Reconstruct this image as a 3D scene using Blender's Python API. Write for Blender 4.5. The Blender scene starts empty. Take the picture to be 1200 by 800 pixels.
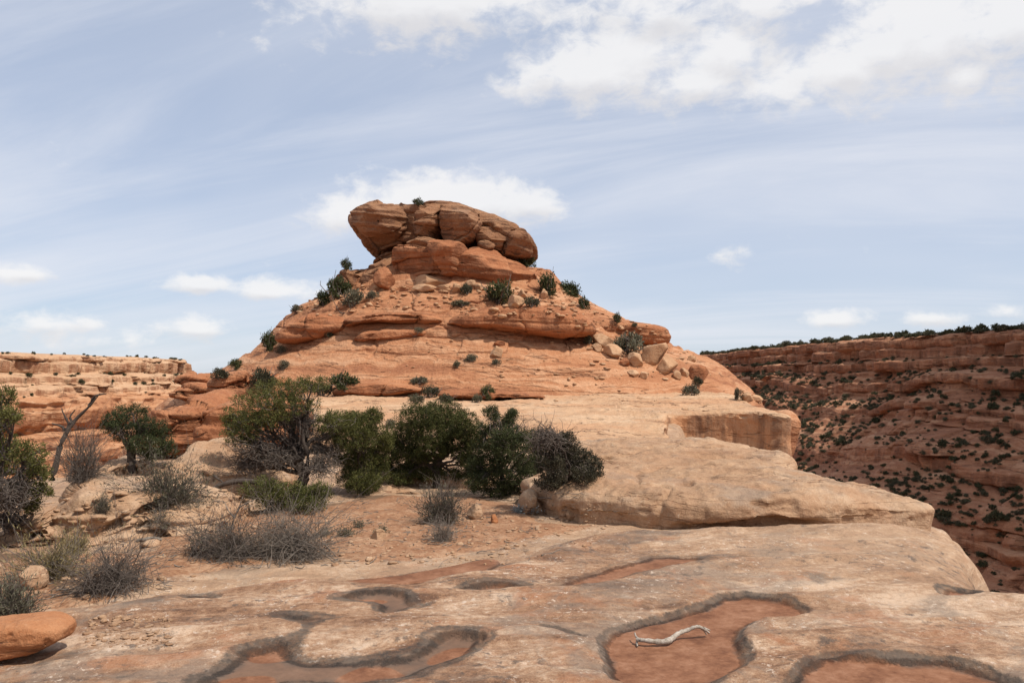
import bpy, math, random
import numpy as np
from mathutils import Vector, Matrix

# ------------------------------------------------------------------ camera, sky, sun, exposure
SC = bpy.context.scene
COL = SC.collection
F, CX, CY, YH, EYE = 1000.0, 600.0, 400.0, 440.0, 2.4
PITCH = math.atan((YH - CY) / F)
cam_d = bpy.data.cameras.new('camera'); cam = bpy.data.objects.new('camera', cam_d); COL.objects.link(cam)
cam_d.sensor_width = 36.0; cam_d.sensor_fit = 'HORIZONTAL'; cam_d.lens = 36.0 * F / 1200.0
cam_d.clip_start = 0.05; cam_d.clip_end = 20000
cam.location = (0, 0, EYE); cam.rotation_euler = (math.pi / 2 + PITCH, 0, 0)
SC.camera = cam
SC.view_settings.view_transform = 'Standard'; SC.view_settings.look = 'None'
SC.view_settings.gamma = 1.0; SC.view_settings.use_curve_mapping = False
SC.view_settings.exposure = 0.0
SC.cycles.max_bounces = 6; SC.cycles.diffuse_bounces = 3; SC.cycles.transparent_max_bounces = 8

SUN_EL, SUN_AZ = math.radians(55), math.radians(121)     # azimuth clockwise from the view axis (+Y)
SUN = Vector((math.cos(SUN_EL) * math.sin(SUN_AZ), math.cos(SUN_EL) * math.cos(SUN_AZ), math.sin(SUN_EL)))
sd = bpy.data.lights.new('sun', 'SUN'); sd.energy = 4.7; sd.angle = math.radians(0.6); sd.color = (1.0, 0.945, 0.86)
so = bpy.data.objects.new('sun', sd); COL.objects.link(so)
so.location = SUN * 300; so.rotation_euler = (-SUN).to_track_quat('-Z', 'Y').to_euler()


class NT:
    """tiny node-tree helper"""
    def __init__(s, tree): s.t = tree; s.n = tree.nodes; s.l = tree.links
    def new(s, kind, **kw):
        n = s.n.new(kind)
        for k, v in kw.items(): setattr(n, k, v)
        return n
    def put(s, sock, v):
        if isinstance(v, bpy.types.NodeSocket): s.l.new(v, sock)
        elif isinstance(v, (tuple, list)):
            sock.default_value = tuple(v) + (1.0,) if (sock.type == 'RGBA' and len(v) == 3) else tuple(v)
        else: sock.default_value = v
    def m(s, op, a, b=0.0, c=None, clamp=False):
        n = s.new('ShaderNodeMath', operation=op, use_clamp=clamp)
        s.put(n.inputs[0], a); s.put(n.inputs[1], b)
        if c is not None: s.put(n.inputs[2], c)
        return n.outputs[0]
    def vm(s, op, a, b=(0, 0, 0)):
        n = s.new('ShaderNodeVectorMath', operation=op); s.put(n.inputs[0], a)
        if op == 'SCALE': s.put(n.inputs[3], b)
        else: s.put(n.inputs[1], b)
        return n.outputs[0]
    def noise(s, vec, scale, detail=4.0, rough=0.55, dist=0.0):
        n = s.new('ShaderNodeTexNoise'); s.put(n.inputs['Vector'], vec)
        n.inputs['Scale'].default_value = scale; n.inputs['Detail'].default_value = detail
        n.inputs['Roughness'].default_value = rough; n.inputs['Distortion'].default_value = dist
        return n.outputs[0]
    def ss(s, x, a, b):
        n = s.new('ShaderNodeMapRange', interpolation_type='SMOOTHSTEP'); s.put(n.inputs[0], x)
        n.inputs[1].default_value = a; n.inputs[2].default_value = b
        n.inputs[3].default_value = 0.0; n.inputs[4].default_value = 1.0
        return n.outputs[0]
    def mix(s, f, a, b, mode='MIX'):
        n = s.new('ShaderNodeMix', data_type='RGBA', blend_type=mode); n.clamp_factor = True
        s.put(n.inputs[0], f); s.put(n.inputs[6], a); s.put(n.inputs[7], b)
        return n.outputs[2]
    def ramp(s, x, stops):
        n = s.new('ShaderNodeValToRGB'); s.put(n.inputs[0], x); e = n.color_ramp.elements
        while len(e) < len(stops): e.new(0.5)
        for i, (p, c) in enumerate(stops): e[i].position = p; e[i].color = tuple(c) + (1.0,)
        return n.outputs[0]


def ray(px, py):
    dx, dz = (px - CX) / F, (CY - py) / F
    return Vector((dx, math.cos(PITCH) - dz * math.sin(PITCH), math.sin(PITCH) + dz * math.cos(PITCH)))
def P(px, py, Y):
    d = ray(px, py); return Vector((0, 0, EYE)) + d * (Y / d.y)
def G(px, py, z=0.0):
    d = ray(px, py); return Vector((0, 0, EYE)) + d * ((z - EYE) / d.z)

# ---- world: Nishita sky, a veil of cirrus, cumulus at fixed directions in the sky
W = bpy.data.worlds.new('World'); SC.world = W; W.use_nodes = True
w = NT(W.node_tree); w.n.clear()
out = w.new('ShaderNodeOutputWorld'); bg = w.new('ShaderNodeBackground'); bg.inputs[1].default_value = 0.1
w.l.new(bg.outputs[0], out.inputs[0])
sky = w.new('ShaderNodeTexSky', sky_type='NISHITA'); sky.sun_disc = False
sky.sun_elevation = SUN_EL; sky.sun_rotation = SUN_AZ; sky.altitude = 1700; sky.air_density = 1.0; sky.dust_density = 1.6; sky.ozone_density = 1.5
tc = w.new('ShaderNodeTexCoord'); dirv = tc.outputs['Generated']
sx = w.new('ShaderNodeSeparateXYZ'); w.l.new(dirv, sx.inputs[0])
az = w.m('ARCTAN2', sx.outputs[0], sx.outputs[1]); el = w.m('ARCSINE', sx.outputs[2])
zz = w.m('ADD', w.m('MAXIMUM', sx.outputs[2], 0.0), 0.26)
cx_ = w.m('DIVIDE', sx.outputs[0], zz); cy_ = w.m('DIVIDE', sx.outputs[1], zz)
a_ = 0.30
u_ = w.m('ADD', w.m('MULTIPLY', cx_, math.cos(a_)), w.m('MULTIPLY', cy_, -math.sin(a_)))
v_ = w.m('ADD', w.m('MULTIPLY', cx_, math.sin(a_)), w.m('MULTIPLY', cy_, math.cos(a_)))
cv = w.new('ShaderNodeCombineXYZ'); w.put(cv.inputs[0], w.m('MULTIPLY', u_, 0.16)); w.put(cv.inputs[1], w.m('MULTIPLY', v_, 0.9))
ci1 = w.noise(cv.outputs[0], 2.4, 8, 0.62, 1.0)
cv2 = w.new('ShaderNodeCombineXYZ'); w.put(cv2.inputs[0], w.m('MULTIPLY', u_, 0.35)); w.put(cv2.inputs[1], w.m('MULTIPLY', v_, 0.6))
ci2 = w.noise(cv2.outputs[0], 1.1, 4, 0.6, 0.4)
cirrus = w.m('ADD', w.m('MULTIPLY', w.ss(ci1, 0.36, 0.70), 0.55), w.m('MULTIPLY', w.ss(ci2, 0.34, 0.66), 0.52), clamp=True)
base_sky = w.mix(0.55, sky.outputs[0], (6.5, 7.4, 9.2))
c0 = w.mix(w.m('MULTIPLY', cirrus, 0.72), base_sky, (8.3, 8.45, 9.05))
# cumulus
pn = w.new('ShaderNodeCombineXYZ'); w.put(pn.inputs[0], w.m('MULTIPLY', az, 1.0)); w.put(pn.inputs[1], w.m('MULTIPLY', el, 1.6))
nz = w.noise(pn.outputs[0], 9.0, 7, 0.56, 0.25)
nzs = w.m('SUBTRACT', nz, 0.5)
CUM = [(570, 12, 80, 36, .7), (745, 62, 80, 36, .8), (850, 62, 80, 36, .7), (1040, 55, 90, 45, .9), (515, -8, 150, 52, 1.0), (610, 22, 60, 30, .5), (700, 82, 118, 40, 1.0), (815, 95, 75, 28, .75), (910, 100, 80, 34, .5), (770, 8, 90, 38, .75), (1000, 78, 80, 28, .8),
       (900, 0, 80, 40, .7), (1090, 30, 130, 75, 1.0), (1190, 10, 110, 80, 1.0), (1130, 88, 60, 26, .8), (420, 252, 72, 24, .9), (530, 236, 110, 34, 1.15), (620, 238, 46, 22, .8),
       (235, 333, 42, 11, .8), (315, 341, 55, 13, .85), (232, 385, 45, 13, .9), (55, 380, 60, 14, .6), (30, 321, 48, 10, .6), (390, 22, 60, 30, .25),
       (978, 375, 42, 11, .75), (1092, 373, 32, 9, .6), (878, 299, 26, 8, .22), (1180, 366, 40, 9, .45), (730, 385, 60, 9, .35), (130, 400, 60, 9, .3)]
field = None; under = None
for (bx, by, rx, ry, amp) in CUM:
    d = ray(bx, by).normalized(); a0 = math.atan2(d.x, d.y); e0 = math.asin(d.z)
    sc_ = math.cos(a0) ** 2
    dx = w.m('DIVIDE', w.m('SUBTRACT', az, a0), rx * 1.18 / F * sc_); dy = w.m('DIVIDE', w.m('SUBTRACT', el, e0), ry * 1.2 / F * math.cos(a0))
    dd = w.m('SQRT', w.m('ADD', w.m('MULTIPLY', dx, dx), w.m('MULTIPLY', dy, dy)))
    f = w.m('MULTIPLY', w.m('SUBTRACT', 1.0, dd), amp)
    field = f if field is None else w.m('SMOOTH_MAX', field, f, 0.25)
    dy2 = w.m('ADD', dy, 0.55); dd2 = w.m('SQRT', w.m('ADD', w.m('MULTIPLY', dx, dx), w.m('MULTIPLY', dy2, dy2)))
    f2 = w.m('MULTIPLY', w.m('SUBTRACT', 1.0, dd2), amp); under = f2 if under is None else w.m('SMOOTH_MAX', under, f2, 0.25)
# more cumulus elsewhere in the sky, out of the frame
other = w.m('MULTIPLY', w.ss(w.noise(dirv, 2.4, 3, 0.5), 0.50, 0.68), w.m('MULTIPLY', w.ss(w.m('ABSOLUTE', az), 0.75, 1.0), w.ss(sx.outputs[2], 0.05, 0.2)))
field = w.m('MAXIMUM', field, w.m('SUBTRACT', w.m('MULTIPLY', other, 1.1), 0.45))
nzf = w.m('SUBTRACT', w.noise(pn.outputs[0], 30.0, 6, 0.62, 0.3), 0.5)
dens = w.m('ADD', w.m('ADD', field, 0.03), w.m('ADD', w.m('MULTIPLY', nzs, 1.5), w.m('MULTIPLY', nzf, 1.5)))
alpha = w.ss(dens, -0.05, 0.62)
nz2 = w.noise(pn.outputs[0], 22.0, 5, 0.6, 0.2)
shd = w.m('MULTIPLY', w.ss(w.m('ADD', w.m('SUBTRACT', under, field), w.m('MULTIPLY', w.m('SUBTRACT', nz2, 0.5), 0.9)), -0.25, 0.45), 0.9, clamp=True)
ccol = w.mix(shd, (9.6, 9.45, 9.35), (7.6, 7.4, 7.45))
c1 = w.mix(w.m('MULTIPLY', alpha, 0.80), c0, ccol)
w.put(bg.inputs[0], c1)

# ------------------------------------------------------------------ numpy noise
rng = np.random.default_rng(7); random.seed(7)
def _hash(ix, iy, iz, seed):
    h = (ix.astype(np.uint32) * np.uint32(374761393) + iy.astype(np.uint32) * np.uint32(668265263) + iz.astype(np.uint32) * np.uint32(2147483647 - 58) + np.uint32(seed * 1274126177 % 4294967296))
    h = (h ^ (h >> np.uint32(13))) * np.uint32(1274126177)
    h = (h ^ (h >> np.uint32(15))) * np.uint32(2246822519)
    h ^= h >> np.uint32(13)
    return (h & np.uint32(0xFFFFF)).astype(np.float32) * np.float32(2.0 / 0xFFFFF) - np.float32(1.0)
def vn(p, seed=0):
    p = np.asarray(p, dtype=np.float32)
    i = np.floor(p); f = p - i; i = i.astype(np.int32)
    f = f * f * f * (f * (f * 6 - 15) + 10)
    r = 0
    for dx in (0, 1):
        wx = f[:, 0] if dx else 1 - f[:, 0]
        for dy in (0, 1):
            wy = wx * (f[:, 1] if dy else 1 - f[:, 1])
            for dz in (0, 1):
                r = r + wy * (f[:, 2] if dz else 1 - f[:, 2]) * _hash(i[:, 0] + dx, i[:, 1] + dy, i[:, 2] + dz, seed)
    return r
_R = np.array([[0.8, 0.6, 0.0], [-0.48, 0.64, 0.6], [0.36, -0.48, 0.8]], dtype=np.float32)
def fbm(p, oct=4, seed=0, gain=0.5):
    q = np.asarray(p, dtype=np.float32) @ _R.T; a = 1.0; r = 0; t = 0
    for k in range(oct):
        r = r + a * vn(q, seed + k * 17); t += a; a *= gain; q = (q * 2.03 + 11.7) @ _R.T
    return r / t
def n1(x, seed=0):
    x = np.asarray(x, dtype=np.float32).ravel()
    return vn(np.stack([x, np.full_like(x, 3.3 + seed), np.full_like(x, 7.7)], 1), seed)
def sst(x, a, b):
    t = np.clip((x - a) / (b - a), 0, 1); return t * t * (3 - 2 * t)
def sdf(x, y, poly):
    """signed distance to a polygon, negative inside"""
    d = np.full(x.shape, 1e9, np.float32); ins = np.zeros(x.shape, bool); n = len(poly)
    for i in range(n):
        (ax, ay), (bx, by) = poly[i][:2], poly[(i + 1) % n][:2]
        ex, ey = bx - ax, by - ay; wx, wy = x - ax, y - ay
        t = np.clip((wx * ex + wy * ey) / (ex * ex + ey * ey + 1e-12), 0, 1)
        d = np.minimum(d, (wx - t * ex) ** 2 + (wy - t * ey) ** 2)
        if abs(ey) > 1e-9:
            c = ((ay > y) != (by > y)) & (x < ex * (y - ay) / ey + ax); ins ^= c
    d = np.sqrt(d); return np.where(ins, -d, d)
def chaikin(p, it=2, closed=True):
    p = np.asarray(p, float)
    for _ in range(it):
        if closed:
            q = np.roll(p, -1, 0); p = np.stack([p * .75 + q * .25, p * .25 + q * .75], 1).reshape(-1, p.shape[1])
        else:
            a, b = p[:-1], p[1:]; q = np.stack([a * .75 + b * .25, a * .25 + b * .75], 1).reshape(-1, p.shape[1]); p = np.vstack([p[:1], q, p[-1:]])
    return p
def resample(p, n, closed=True):
    p = np.asarray(p, float)
    if closed: p = np.vstack([p, p[:1]])
    s = np.r_[0, np.cumsum(np.linalg.norm(np.diff(p, axis=0), axis=1))]
    t = np.linspace(0, s[-1], n + 1)[:-1] if closed else np.linspace(0, s[-1], n)
    return np.stack([np.interp(t, s, p[:, k]) for k in range(p.shape[1])], 1)

# ------------------------------------------------------------------ mesh helpers
def vnormals(V, Q):
    n = np.zeros_like(V); a = V[Q[:, 2]] - V[Q[:, 0]]; b = V[Q[:, 3]] - V[Q[:, 1]] if Q.shape[1] == 4 else V[Q[:, 1]] - V[Q[:, 0]]
    fn = np.cross(a, b) if Q.shape[1] == 4 else np.cross(b, a)
    for k in range(Q.shape[1]):
        for c in range(3): n[:, c] += np.bincount(Q[:, k], fn[:, c], len(V))
    return n / (np.linalg.norm(n, axis=1, keepdims=True) + 1e-12)
def mesh_np(name, V, Q, mat, smooth=True, attrs=None):
    me = bpy.data.meshes.new(name); V = np.ascontiguousarray(V, np.float32); Q = np.ascontiguousarray(Q, np.int32)
    k = Q.shape[1]; me.vertices.add(len(V)); me.vertices.foreach_set('co', V.ravel())
    me.loops.add(Q.size); me.loops.foreach_set('vertex_index', Q.ravel())
    me.polygons.add(len(Q)); me.polygons.foreach_set('loop_start', np.arange(0, Q.size, k, dtype=np.int32))
    try: me.polygons.foreach_set('loop_total', np.full(len(Q), k, np.int32))
    except Exception: pass
    if smooth: me.polygons.foreach_set('use_smooth', np.ones(len(Q), bool))
    me.update(calc_edges=True)
    for kk, vv in (attrs or {}).items():
        at = me.attributes.new(kk, 'FLOAT', 'POINT'); at.data.foreach_set('value', np.ascontiguousarray(vv, np.float32))
    if mat: me.materials.append(mat)
    return me
def obj(name, me, parent=None, loc=None):
    o = bpy.data.objects.new(name, me); COL.objects.link(o)
    if loc is not None: o.location = loc
    if parent: o.parent = parent
    return o
def tag(o, label, cat, group=None):
    o['label'] = label; o['category'] = cat
    if group: o['group'] = group
    return o
def struct(o): o['kind'] = 'structure'; return o
def thing(name, label, cat, loc=(0, 0, 0), group=None):
    return tag(obj(name, None, None, loc), label, cat, group)
def grid(nu, nv, wrap=False):
    """quads of a grid with index u*nv+v"""
    iu = np.arange(nu if wrap else nu - 1); iv = np.arange(nv - 1); U, V_ = np.meshgrid(iu, iv, indexing='ij')
    U2 = (U + 1) % nu
    return np.stack([U * nv + V_, U2 * nv + V_, U2 * nv + V_ + 1, U * nv + V_ + 1], -1).reshape(-1, 4)

def rockify(V, Q, scale, amp, strata=0.0, sh=0.5, crack=0.0, cs=1.0, seed=0, oct=5, dip=0.0, flip=1.0):
    """displace a rock mesh along its normals: rounded lumps, bedding ledges, cracks"""
    N = vnormals(V, Q) * flip
    d = amp * fbm(V / scale, oct, seed, 0.5)
    if strata:
        zq = V[:, 2] + dip * V[:, 0] + 0.35 * sh * 2 * fbm(V / (sh * 9), 3, seed + 5)
        s = n1(zq / sh, seed + 3) + 0.6 * n1(zq / sh * 2.3, seed + 4)
        s = np.tanh(2.2 * s)
        steep = np.sqrt(np.clip(1 - N[:, 2] ** 2, 0, 1))
        d = d + strata * s * steep
    if crack:
        c = vn((V / cs) * np.array([1, 1, 0.55], np.float32) + 0.25 * fbm(V / (cs * .4), 2, seed + 9)[:, None], seed + 8)
        d = d - crack * np.exp(-(c / 0.07) ** 2)
    return V + N * d[:, None]

def facet(V, M, amp, seed, wl=1.0):
    r = np.random.default_rng(seed); pts = V[r.integers(0, len(V), M)] + r.normal(size=(M, 3)) * .2 * wl
    q = V + wl * .25 * np.stack([fbm(V / wl + k * 9.1, 3, seed + k) for k in range(3)], 1)
    best = np.full(len(V), 1e9); second = best.copy(); idx = np.zeros(len(V), int)
    sc_ = np.array([1, 1, 1.6])
    for i in range(M):
        d = (((q - pts[i]) * sc_) ** 2).sum(1); cl = d < best
        second = np.where(cl, best, np.minimum(second, d)); idx = np.where(cl, i, idx); best = np.where(cl, d, best)
    off = r.uniform(-1, .6, M)[idx]; gr = r.normal(size=(M, 3)) * .45
    off = off + ((q - pts[idx]) * gr[idx]).sum(1) / wl
    edge = np.sqrt(second) - np.sqrt(best)
    return amp * (off - .7 * np.exp(-(edge / (.06 * wl)) ** 2))
def inflate(outline, Y, b, nu=220, nv=110, p=0.5, q=0.65, lean=0.0, chk=2, comp=.62):
    """solid rock from its outline at depth Y, b = half its depth"""
    pts = np.array([P(x, y, Y - comp * b) for x, y in outline], float); pts[:, 1] = Y
    o = resample(chaikin(pts, chk), nu); c = o.mean(0)
    ps = np.linspace(0.0, math.pi, nv); e_ = np.linspace(0, 1, nv); ps = math.pi * np.where(e_ < .5, .5 * (2 * e_) ** (1 / max(p, .3) * .62), 1 - .5 * (2 - 2 * e_) ** (1 / max(p, .3) * .62))
    s = np.clip(np.sin(ps), 1e-6, 1) ** p; cc = np.sign(np.cos(ps)) * np.abs(np.cos(ps)) ** q
    V = c[None, None, :] + (o[:, None, :] - c) * s[None, :, None]
    V[:, :, 1] += -b * cc[None, :] + lean * (V[:, :, 2] - c[2])
    Q = grid(nu, nv, True)
    return V.reshape(-1, 3), Q[:, ::-1] if _cw(o) else Q
def _cw(o):
    x, z = o[:, 0], o[:, 2]; return (np.sum(x * np.roll(z, -1) - z * np.roll(x, -1)) > 0)

def boulder_np(size, seed, n=26, facets=9, round_=0.12, amp=0.07):
    """a boulder about the origin: a ball cut by random planes with softened edges"""
    r = np.random.default_rng(seed); th = np.linspace(0, 2 * math.pi, n * 2, endpoint=False); ph = np.linspace(0.03, math.pi - 0.03, n)
    T, Ph = np.meshgrid(th, ph, indexing='ij')
    V = np.stack([np.sin(Ph) * np.cos(T), np.sin(Ph) * np.sin(T), np.cos(Ph)], -1).reshape(-1, 3)
    for k in range(facets):
        nrm = r.normal(size=3); nrm /= np.linalg.norm(nrm); dd = r.uniform(0.55, 0.82)
        e = V @ nrm - dd; cut = np.where(e > -round_, (e + round_) ** 2 / (4 * round_) * (e < round_) + e * (e >= round_), 0)
        V = V - nrm * cut[:, None]
    V = V * (1 + amp * fbm(V * 1.6 + seed, 4, seed))[:, None]
    V /= np.abs(V).max(0)
    return V * np.array(size) * 1.0, grid(n * 2, n, True)

def tubes(Pts, R, sides=3):
    """Pts (n,k,3), R (n,k) -> tubes"""
    n, k, _ = Pts.shape
    T = np.gradient(Pts, axis=1); T /= np.linalg.norm(T, axis=2, keepdims=True) + 1e-9
    up = np.where(np.abs(T[..., 2:3]) > 0.9, np.array([1.0, 0, 0]), np.array([0, 0, 1.0]))
    A = np.cross(T, up); A /= np.linalg.norm(A, axis=2, keepdims=True) + 1e-9; B = np.cross(T, A)
    an = np.arange(sides) * 2 * math.pi / sides
    V = Pts[:, :, None, :] + R[:, :, None, None] * (A[:, :, None, :] * np.cos(an)[None, None, :, None] + B[:, :, None, :] * np.sin(an)[None, None, :, None])
    idx = np.arange(n * k * sides).reshape(n, k, sides); j = np.roll(np.arange(sides), -1)
    Q = np.stack([idx[:, :-1, :], idx[:, :-1][:, :, j], idx[:, 1:][:, :, j], idx[:, 1:, :]], -1).reshape(-1, 4)
    return V.reshape(-1, 3), Q
def merge(parts):
    Vs, Qs, o = [], [], 0
    for V, Q in parts: Vs.append(V); Qs.append(Q + o); o += len(V)
    return np.vstack(Vs), np.vstack(Qs)
def kites(C, D, L, Wd, r):
    """narrow leaf faces at C along D"""
    n = len(C); D = D / (np.linalg.norm(D, axis=1, keepdims=True) + 1e-9)
    A = np.cross(D, r.normal(size=(n, 3))); A /= np.linalg.norm(A, axis=1, keepdims=True) + 1e-9
    L = np.asarray(L)[:, None]; Wd = np.asarray(Wd)[:, None]
    V = np.stack([C, C + D * L * .5 + A * Wd, C + D * L, C + D * L * .5 - A * Wd], 1).reshape(-1, 3)
    return V, np.arange(n * 4).reshape(-1, 4)

# ------------------------------------------------------------------ materials
def mat_new(name):
    m = bpy.data.materials.new(name); m.use_nodes = True; t = NT(m.node_tree); t.n.clear()
    o = t.new('ShaderNodeOutputMaterial'); b = t.new('ShaderNodeBsdfPrincipled'); t.l.new(b.outputs[0], o.inputs[0])
    b.inputs['Roughness'].default_value = 0.9; b.inputs['Specular IOR Level'].default_value = 0.2
    return m, t, b
def rock_mat(name, dark, mid, light, fs=1.0, bed=0.5, bedf=3.0, varnish=0.0, vcol=(0.09, 0.045, 0.03), bump=0.6, lichen=0.15, spots=0.1, dip=0.0, grey=0.0, patch=None, lines=1.0, face=None, zpale=None):
    """sandstone. fs = size of the finest features in metres"""
    m, t, b = mat_new(name)
    g = t.new('ShaderNodeNewGeometry'); pos = g.outputs['Position']; nor = t.new('ShaderNodeSeparateXYZ'); t.l.new(g.outputs['Normal'], nor.inputs[0])
    sp = t.new('ShaderNodeSeparateXYZ'); t.l.new(pos, sp.inputs[0])
    big = t.noise(pos, 0.05 / fs, 5, 0.6); mid_n = t.noise(pos, 0.35 / fs, 6, 0.65, 0.4); fine = t.noise(pos, 2.2 / fs, 6, 0.7)
    zc = t.m('ADD', sp.outputs[2], t.m('MULTIPLY', sp.outputs[0], dip))
    zc = t.m('ADD', zc, t.m('MULTIPLY', t.m('SUBTRACT', big, 0.5), 2.2 * fs * 3))
    bv = t.new('ShaderNodeCombineXYZ'); t.put(bv.inputs[0], t.m('MULTIPLY', sp.outputs[0], 0.05 / fs)); t.put(bv.inputs[1], t.m('MULTIPLY', sp.outputs[1], 0.05 / fs)); t.put(bv.inputs[2], t.m('MULTIPLY', zc, bedf / fs))
    beds = t.noise(bv.outputs[0], 1.0, 4, 0.6)
    k = t.m('ADD', t.m('MULTIPLY', big, 0.35), t.m('ADD', t.m('MULTIPLY', mid_n, 0.3), t.m('ADD', t.m('MULTIPLY', beds, 0.35 * bed * 2), t.m('MULTIPLY', fine, 0.22))))
    k = t.m('DIVIDE', k, 0.87 + 0.7 * bed)
    col = t.ramp(k, [(0.405, dark), (0.495, mid), (0.585, light)])
    if grey: col = t.mix(t.m('MULTIPLY', t.m('MULTIPLY', t.ss(t.noise(pos, 0.22 / fs, 5, 0.6), 0.50, 0.68), t.ss(nor.outputs[2], 0.3, 0.8)), grey), col, (0.26, 0.21, 0.165))
    if patch: col = t.mix(t.m('MULTIPLY', t.ss(t.noise(pos, 0.16 / fs, 4, 0.55, 0.6), 0.47, 0.60), patch[1]), col, patch[0])
    if zpale: col = t.mix(t.m('MULTIPLY', t.ss(t.m('ADD', sp.outputs[2], t.m('MULTIPLY', t.m('SUBTRACT', mid_n, 0.5), 2.0)), zpale[0], zpale[1]), t.m('ADD', 0.25, t.m('MULTIPLY', fine, 0.8))), col, zpale[2])
    if face: col = t.mix(t.m('MULTIPLY', t.m('SUBTRACT', 1.0, t.ss(nor.outputs[2], 0.10, 0.50)), 0.92), col, t.mix(t.m('MULTIPLY', t.ss(mid_n, 0.45, 0.62), 0.6), face, mid))
    if varnish:
        vv = t.new('ShaderNodeCombineXYZ'); t.put(vv.inputs[0], t.m('MULTIPLY', sp.outputs[0], 0.7 / fs)); t.put(vv.inputs[1], t.m('MULTIPLY', sp.outputs[1], 0.7 / fs)); t.put(vv.inputs[2], t.m('MULTIPLY', sp.outputs[2], 0.05 / fs))
        st = t.noise(vv.outputs[0], 1.0, 5, 0.65)
        vm_ = t.m('MULTIPLY', t.ss(st, 0.40, 0.60), t.m('SUBTRACT', 1.0, t.ss(t.m('ABSOLUTE', nor.outputs[2]), 0.25, 0.65)))
        vm_ = t.m('MULTIPLY', vm_, t.m('MULTIPLY', t.ss(mid_n, 0.24, 0.50), varnish))
        col = t.mix(vm_, col, vcol)
    if lichen:
        lm = t.m('MULTIPLY', t.ss(t.noise(pos, 4.5 / fs, 5, 0.75), 0.60, 0.68), t.ss(mid_n, 0.45, 0.6))
        col = t.mix(t.m('MULTIPLY', lm, lichen * 3), col, (0.58, 0.47, 0.36))
    if spots:
        dm = t.m('MULTIPLY', t.ss(t.noise(t.vm('ADD', pos, (37, 11, 5)), 3.2 / fs, 6, 0.75), 0.60, 0.72), t.ss(big, 0.4, 0.6))
        col = t.mix(t.m('MULTIPLY', dm, spots * 3), col, (0.10, 0.075, 0.06))
    # thin bedding cracks and joints
    lv = t.new('ShaderNodeCombineXYZ'); t.put(lv.inputs[0], t.m('MULTIPLY', sp.outputs[0], 0.16 / fs)); t.put(lv.inputs[1], t.m('MULTIPLY', sp.outputs[1], 0.16 / fs)); t.put(lv.inputs[2], t.m('MULTIPLY', t.m('ADD', sp.outputs[2], t.m('MULTIPLY', sp.outputs[0], dip + 0.05)), 1.5 / fs))
    l1 = t.noise(lv.outputs[0], 1.0, 4, 0.5, 0.35); lmask = t.ss(t.noise(t.vm('ADD', lv.outputs[0], (5, 9, 3)), 0.8, 3, 0.5), 0.46, 0.60)
    line = t.m('MULTIPLY', t.m('SUBTRACT', 1.0, t.ss(t.m('ABSOLUTE', t.m('SUBTRACT', l1, 0.5)), 0.003, 0.014)), lmask)
    line = t.m('MULTIPLY', line, lines)
    col = t.mix(t.m('MULTIPLY', line, 0.75), col, vcol)
    micro = t.noise(pos, 9.0 / fs, 4, 0.7)
    col = t.mix(0.7, col, t.mix(t.ss(micro, 0.25, 0.75), t.mix(0.5, col, dark), t.mix(0.35, col, light)))
    t.put(b.inputs['Base Color'], col)
    hgt = t.m('ADD', t.m('MULTIPLY', mid_n, 0.9), t.m('ADD', t.m('ADD', t.m('MULTIPLY', fine, 0.5), t.m('MULTIPLY', micro, 0.10)), t.m('SUBTRACT', t.m('MULTIPLY', beds, 0.9 * bed), t.m('MULTIPLY', line, 0.5))))
    bp = t.new('ShaderNodeBump'); bp.inputs['Strength'].default_value = min(1.0, bump * 1.5); bp.inputs['Distance'].default_value = 0.45 * fs
    t.put(bp.inputs['Height'], hgt); t.l.new(bp.outputs[0], b.inputs['Normal'])
    return m
def leaf_mat(name, c1, c2, c3):
    m, t, b = mat_new(name); g = t.new('ShaderNodeNewGeometry')
    oi = t.new('ShaderNodeObjectInfo')
    n = t.noise(g.outputs['Position'], 2.6, 3, 0.6)
    k = t.m('ADD', t.m('MULTIPLY', g.outputs['Random Per Island'], 0.5), t.m('ADD', t.m('MULTIPLY', n, 0.6), t.m('MULTIPLY', t.m('SUBTRACT', oi.outputs['Random'], 0.5), 0.25)))
    col = t.ramp(k, [(0.25, c1), (0.55, c2), (0.85, c3)])
    t.put(b.inputs['Base Color'], col); b.inputs['Roughness'].default_value = 0.75
    tr = t.new('ShaderNodeBsdfTranslucent'); t.put(tr.inputs[0], col); mx = t.new('ShaderNodeMixShader'); mx.inputs[0].default_value = 0.18
    o = [x for x in t.n if x.type == 'OUTPUT_MATERIAL'][0]
    t.l.new(b.outputs[0], mx.inputs[1]); t.l.new(tr.outputs[0], mx.inputs[2]); t.l.new(mx.outputs[0], o.inputs[0])
    return m
def bark_mat(name, c1, c2, sc=14.0):
    m, t, b = mat_new(name); g = t.new('ShaderNodeNewGeometry')
    n = t.noise(g.outputs['Position'], sc, 5, 0.65); n2 = t.noise(g.outputs['Position'], sc * 5, 3, 0.6)
    k = t.m('ADD', t.m('MULTIPLY', n, 0.6), t.m('MULTIPLY', n2, 0.4))
    t.put(b.inputs['Base Color'], t.ramp(k, [(0.35, c1), (0.65, c2)]))
    bp = t.new('ShaderNodeBump'); bp.inputs['Strength'].default_value = 0.6; bp.inputs['Distance'].default_value = 0.02; t.put(bp.inputs['Height'], n2); t.l.new(bp.outputs[0], b.inputs['Normal'])
    return m

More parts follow.
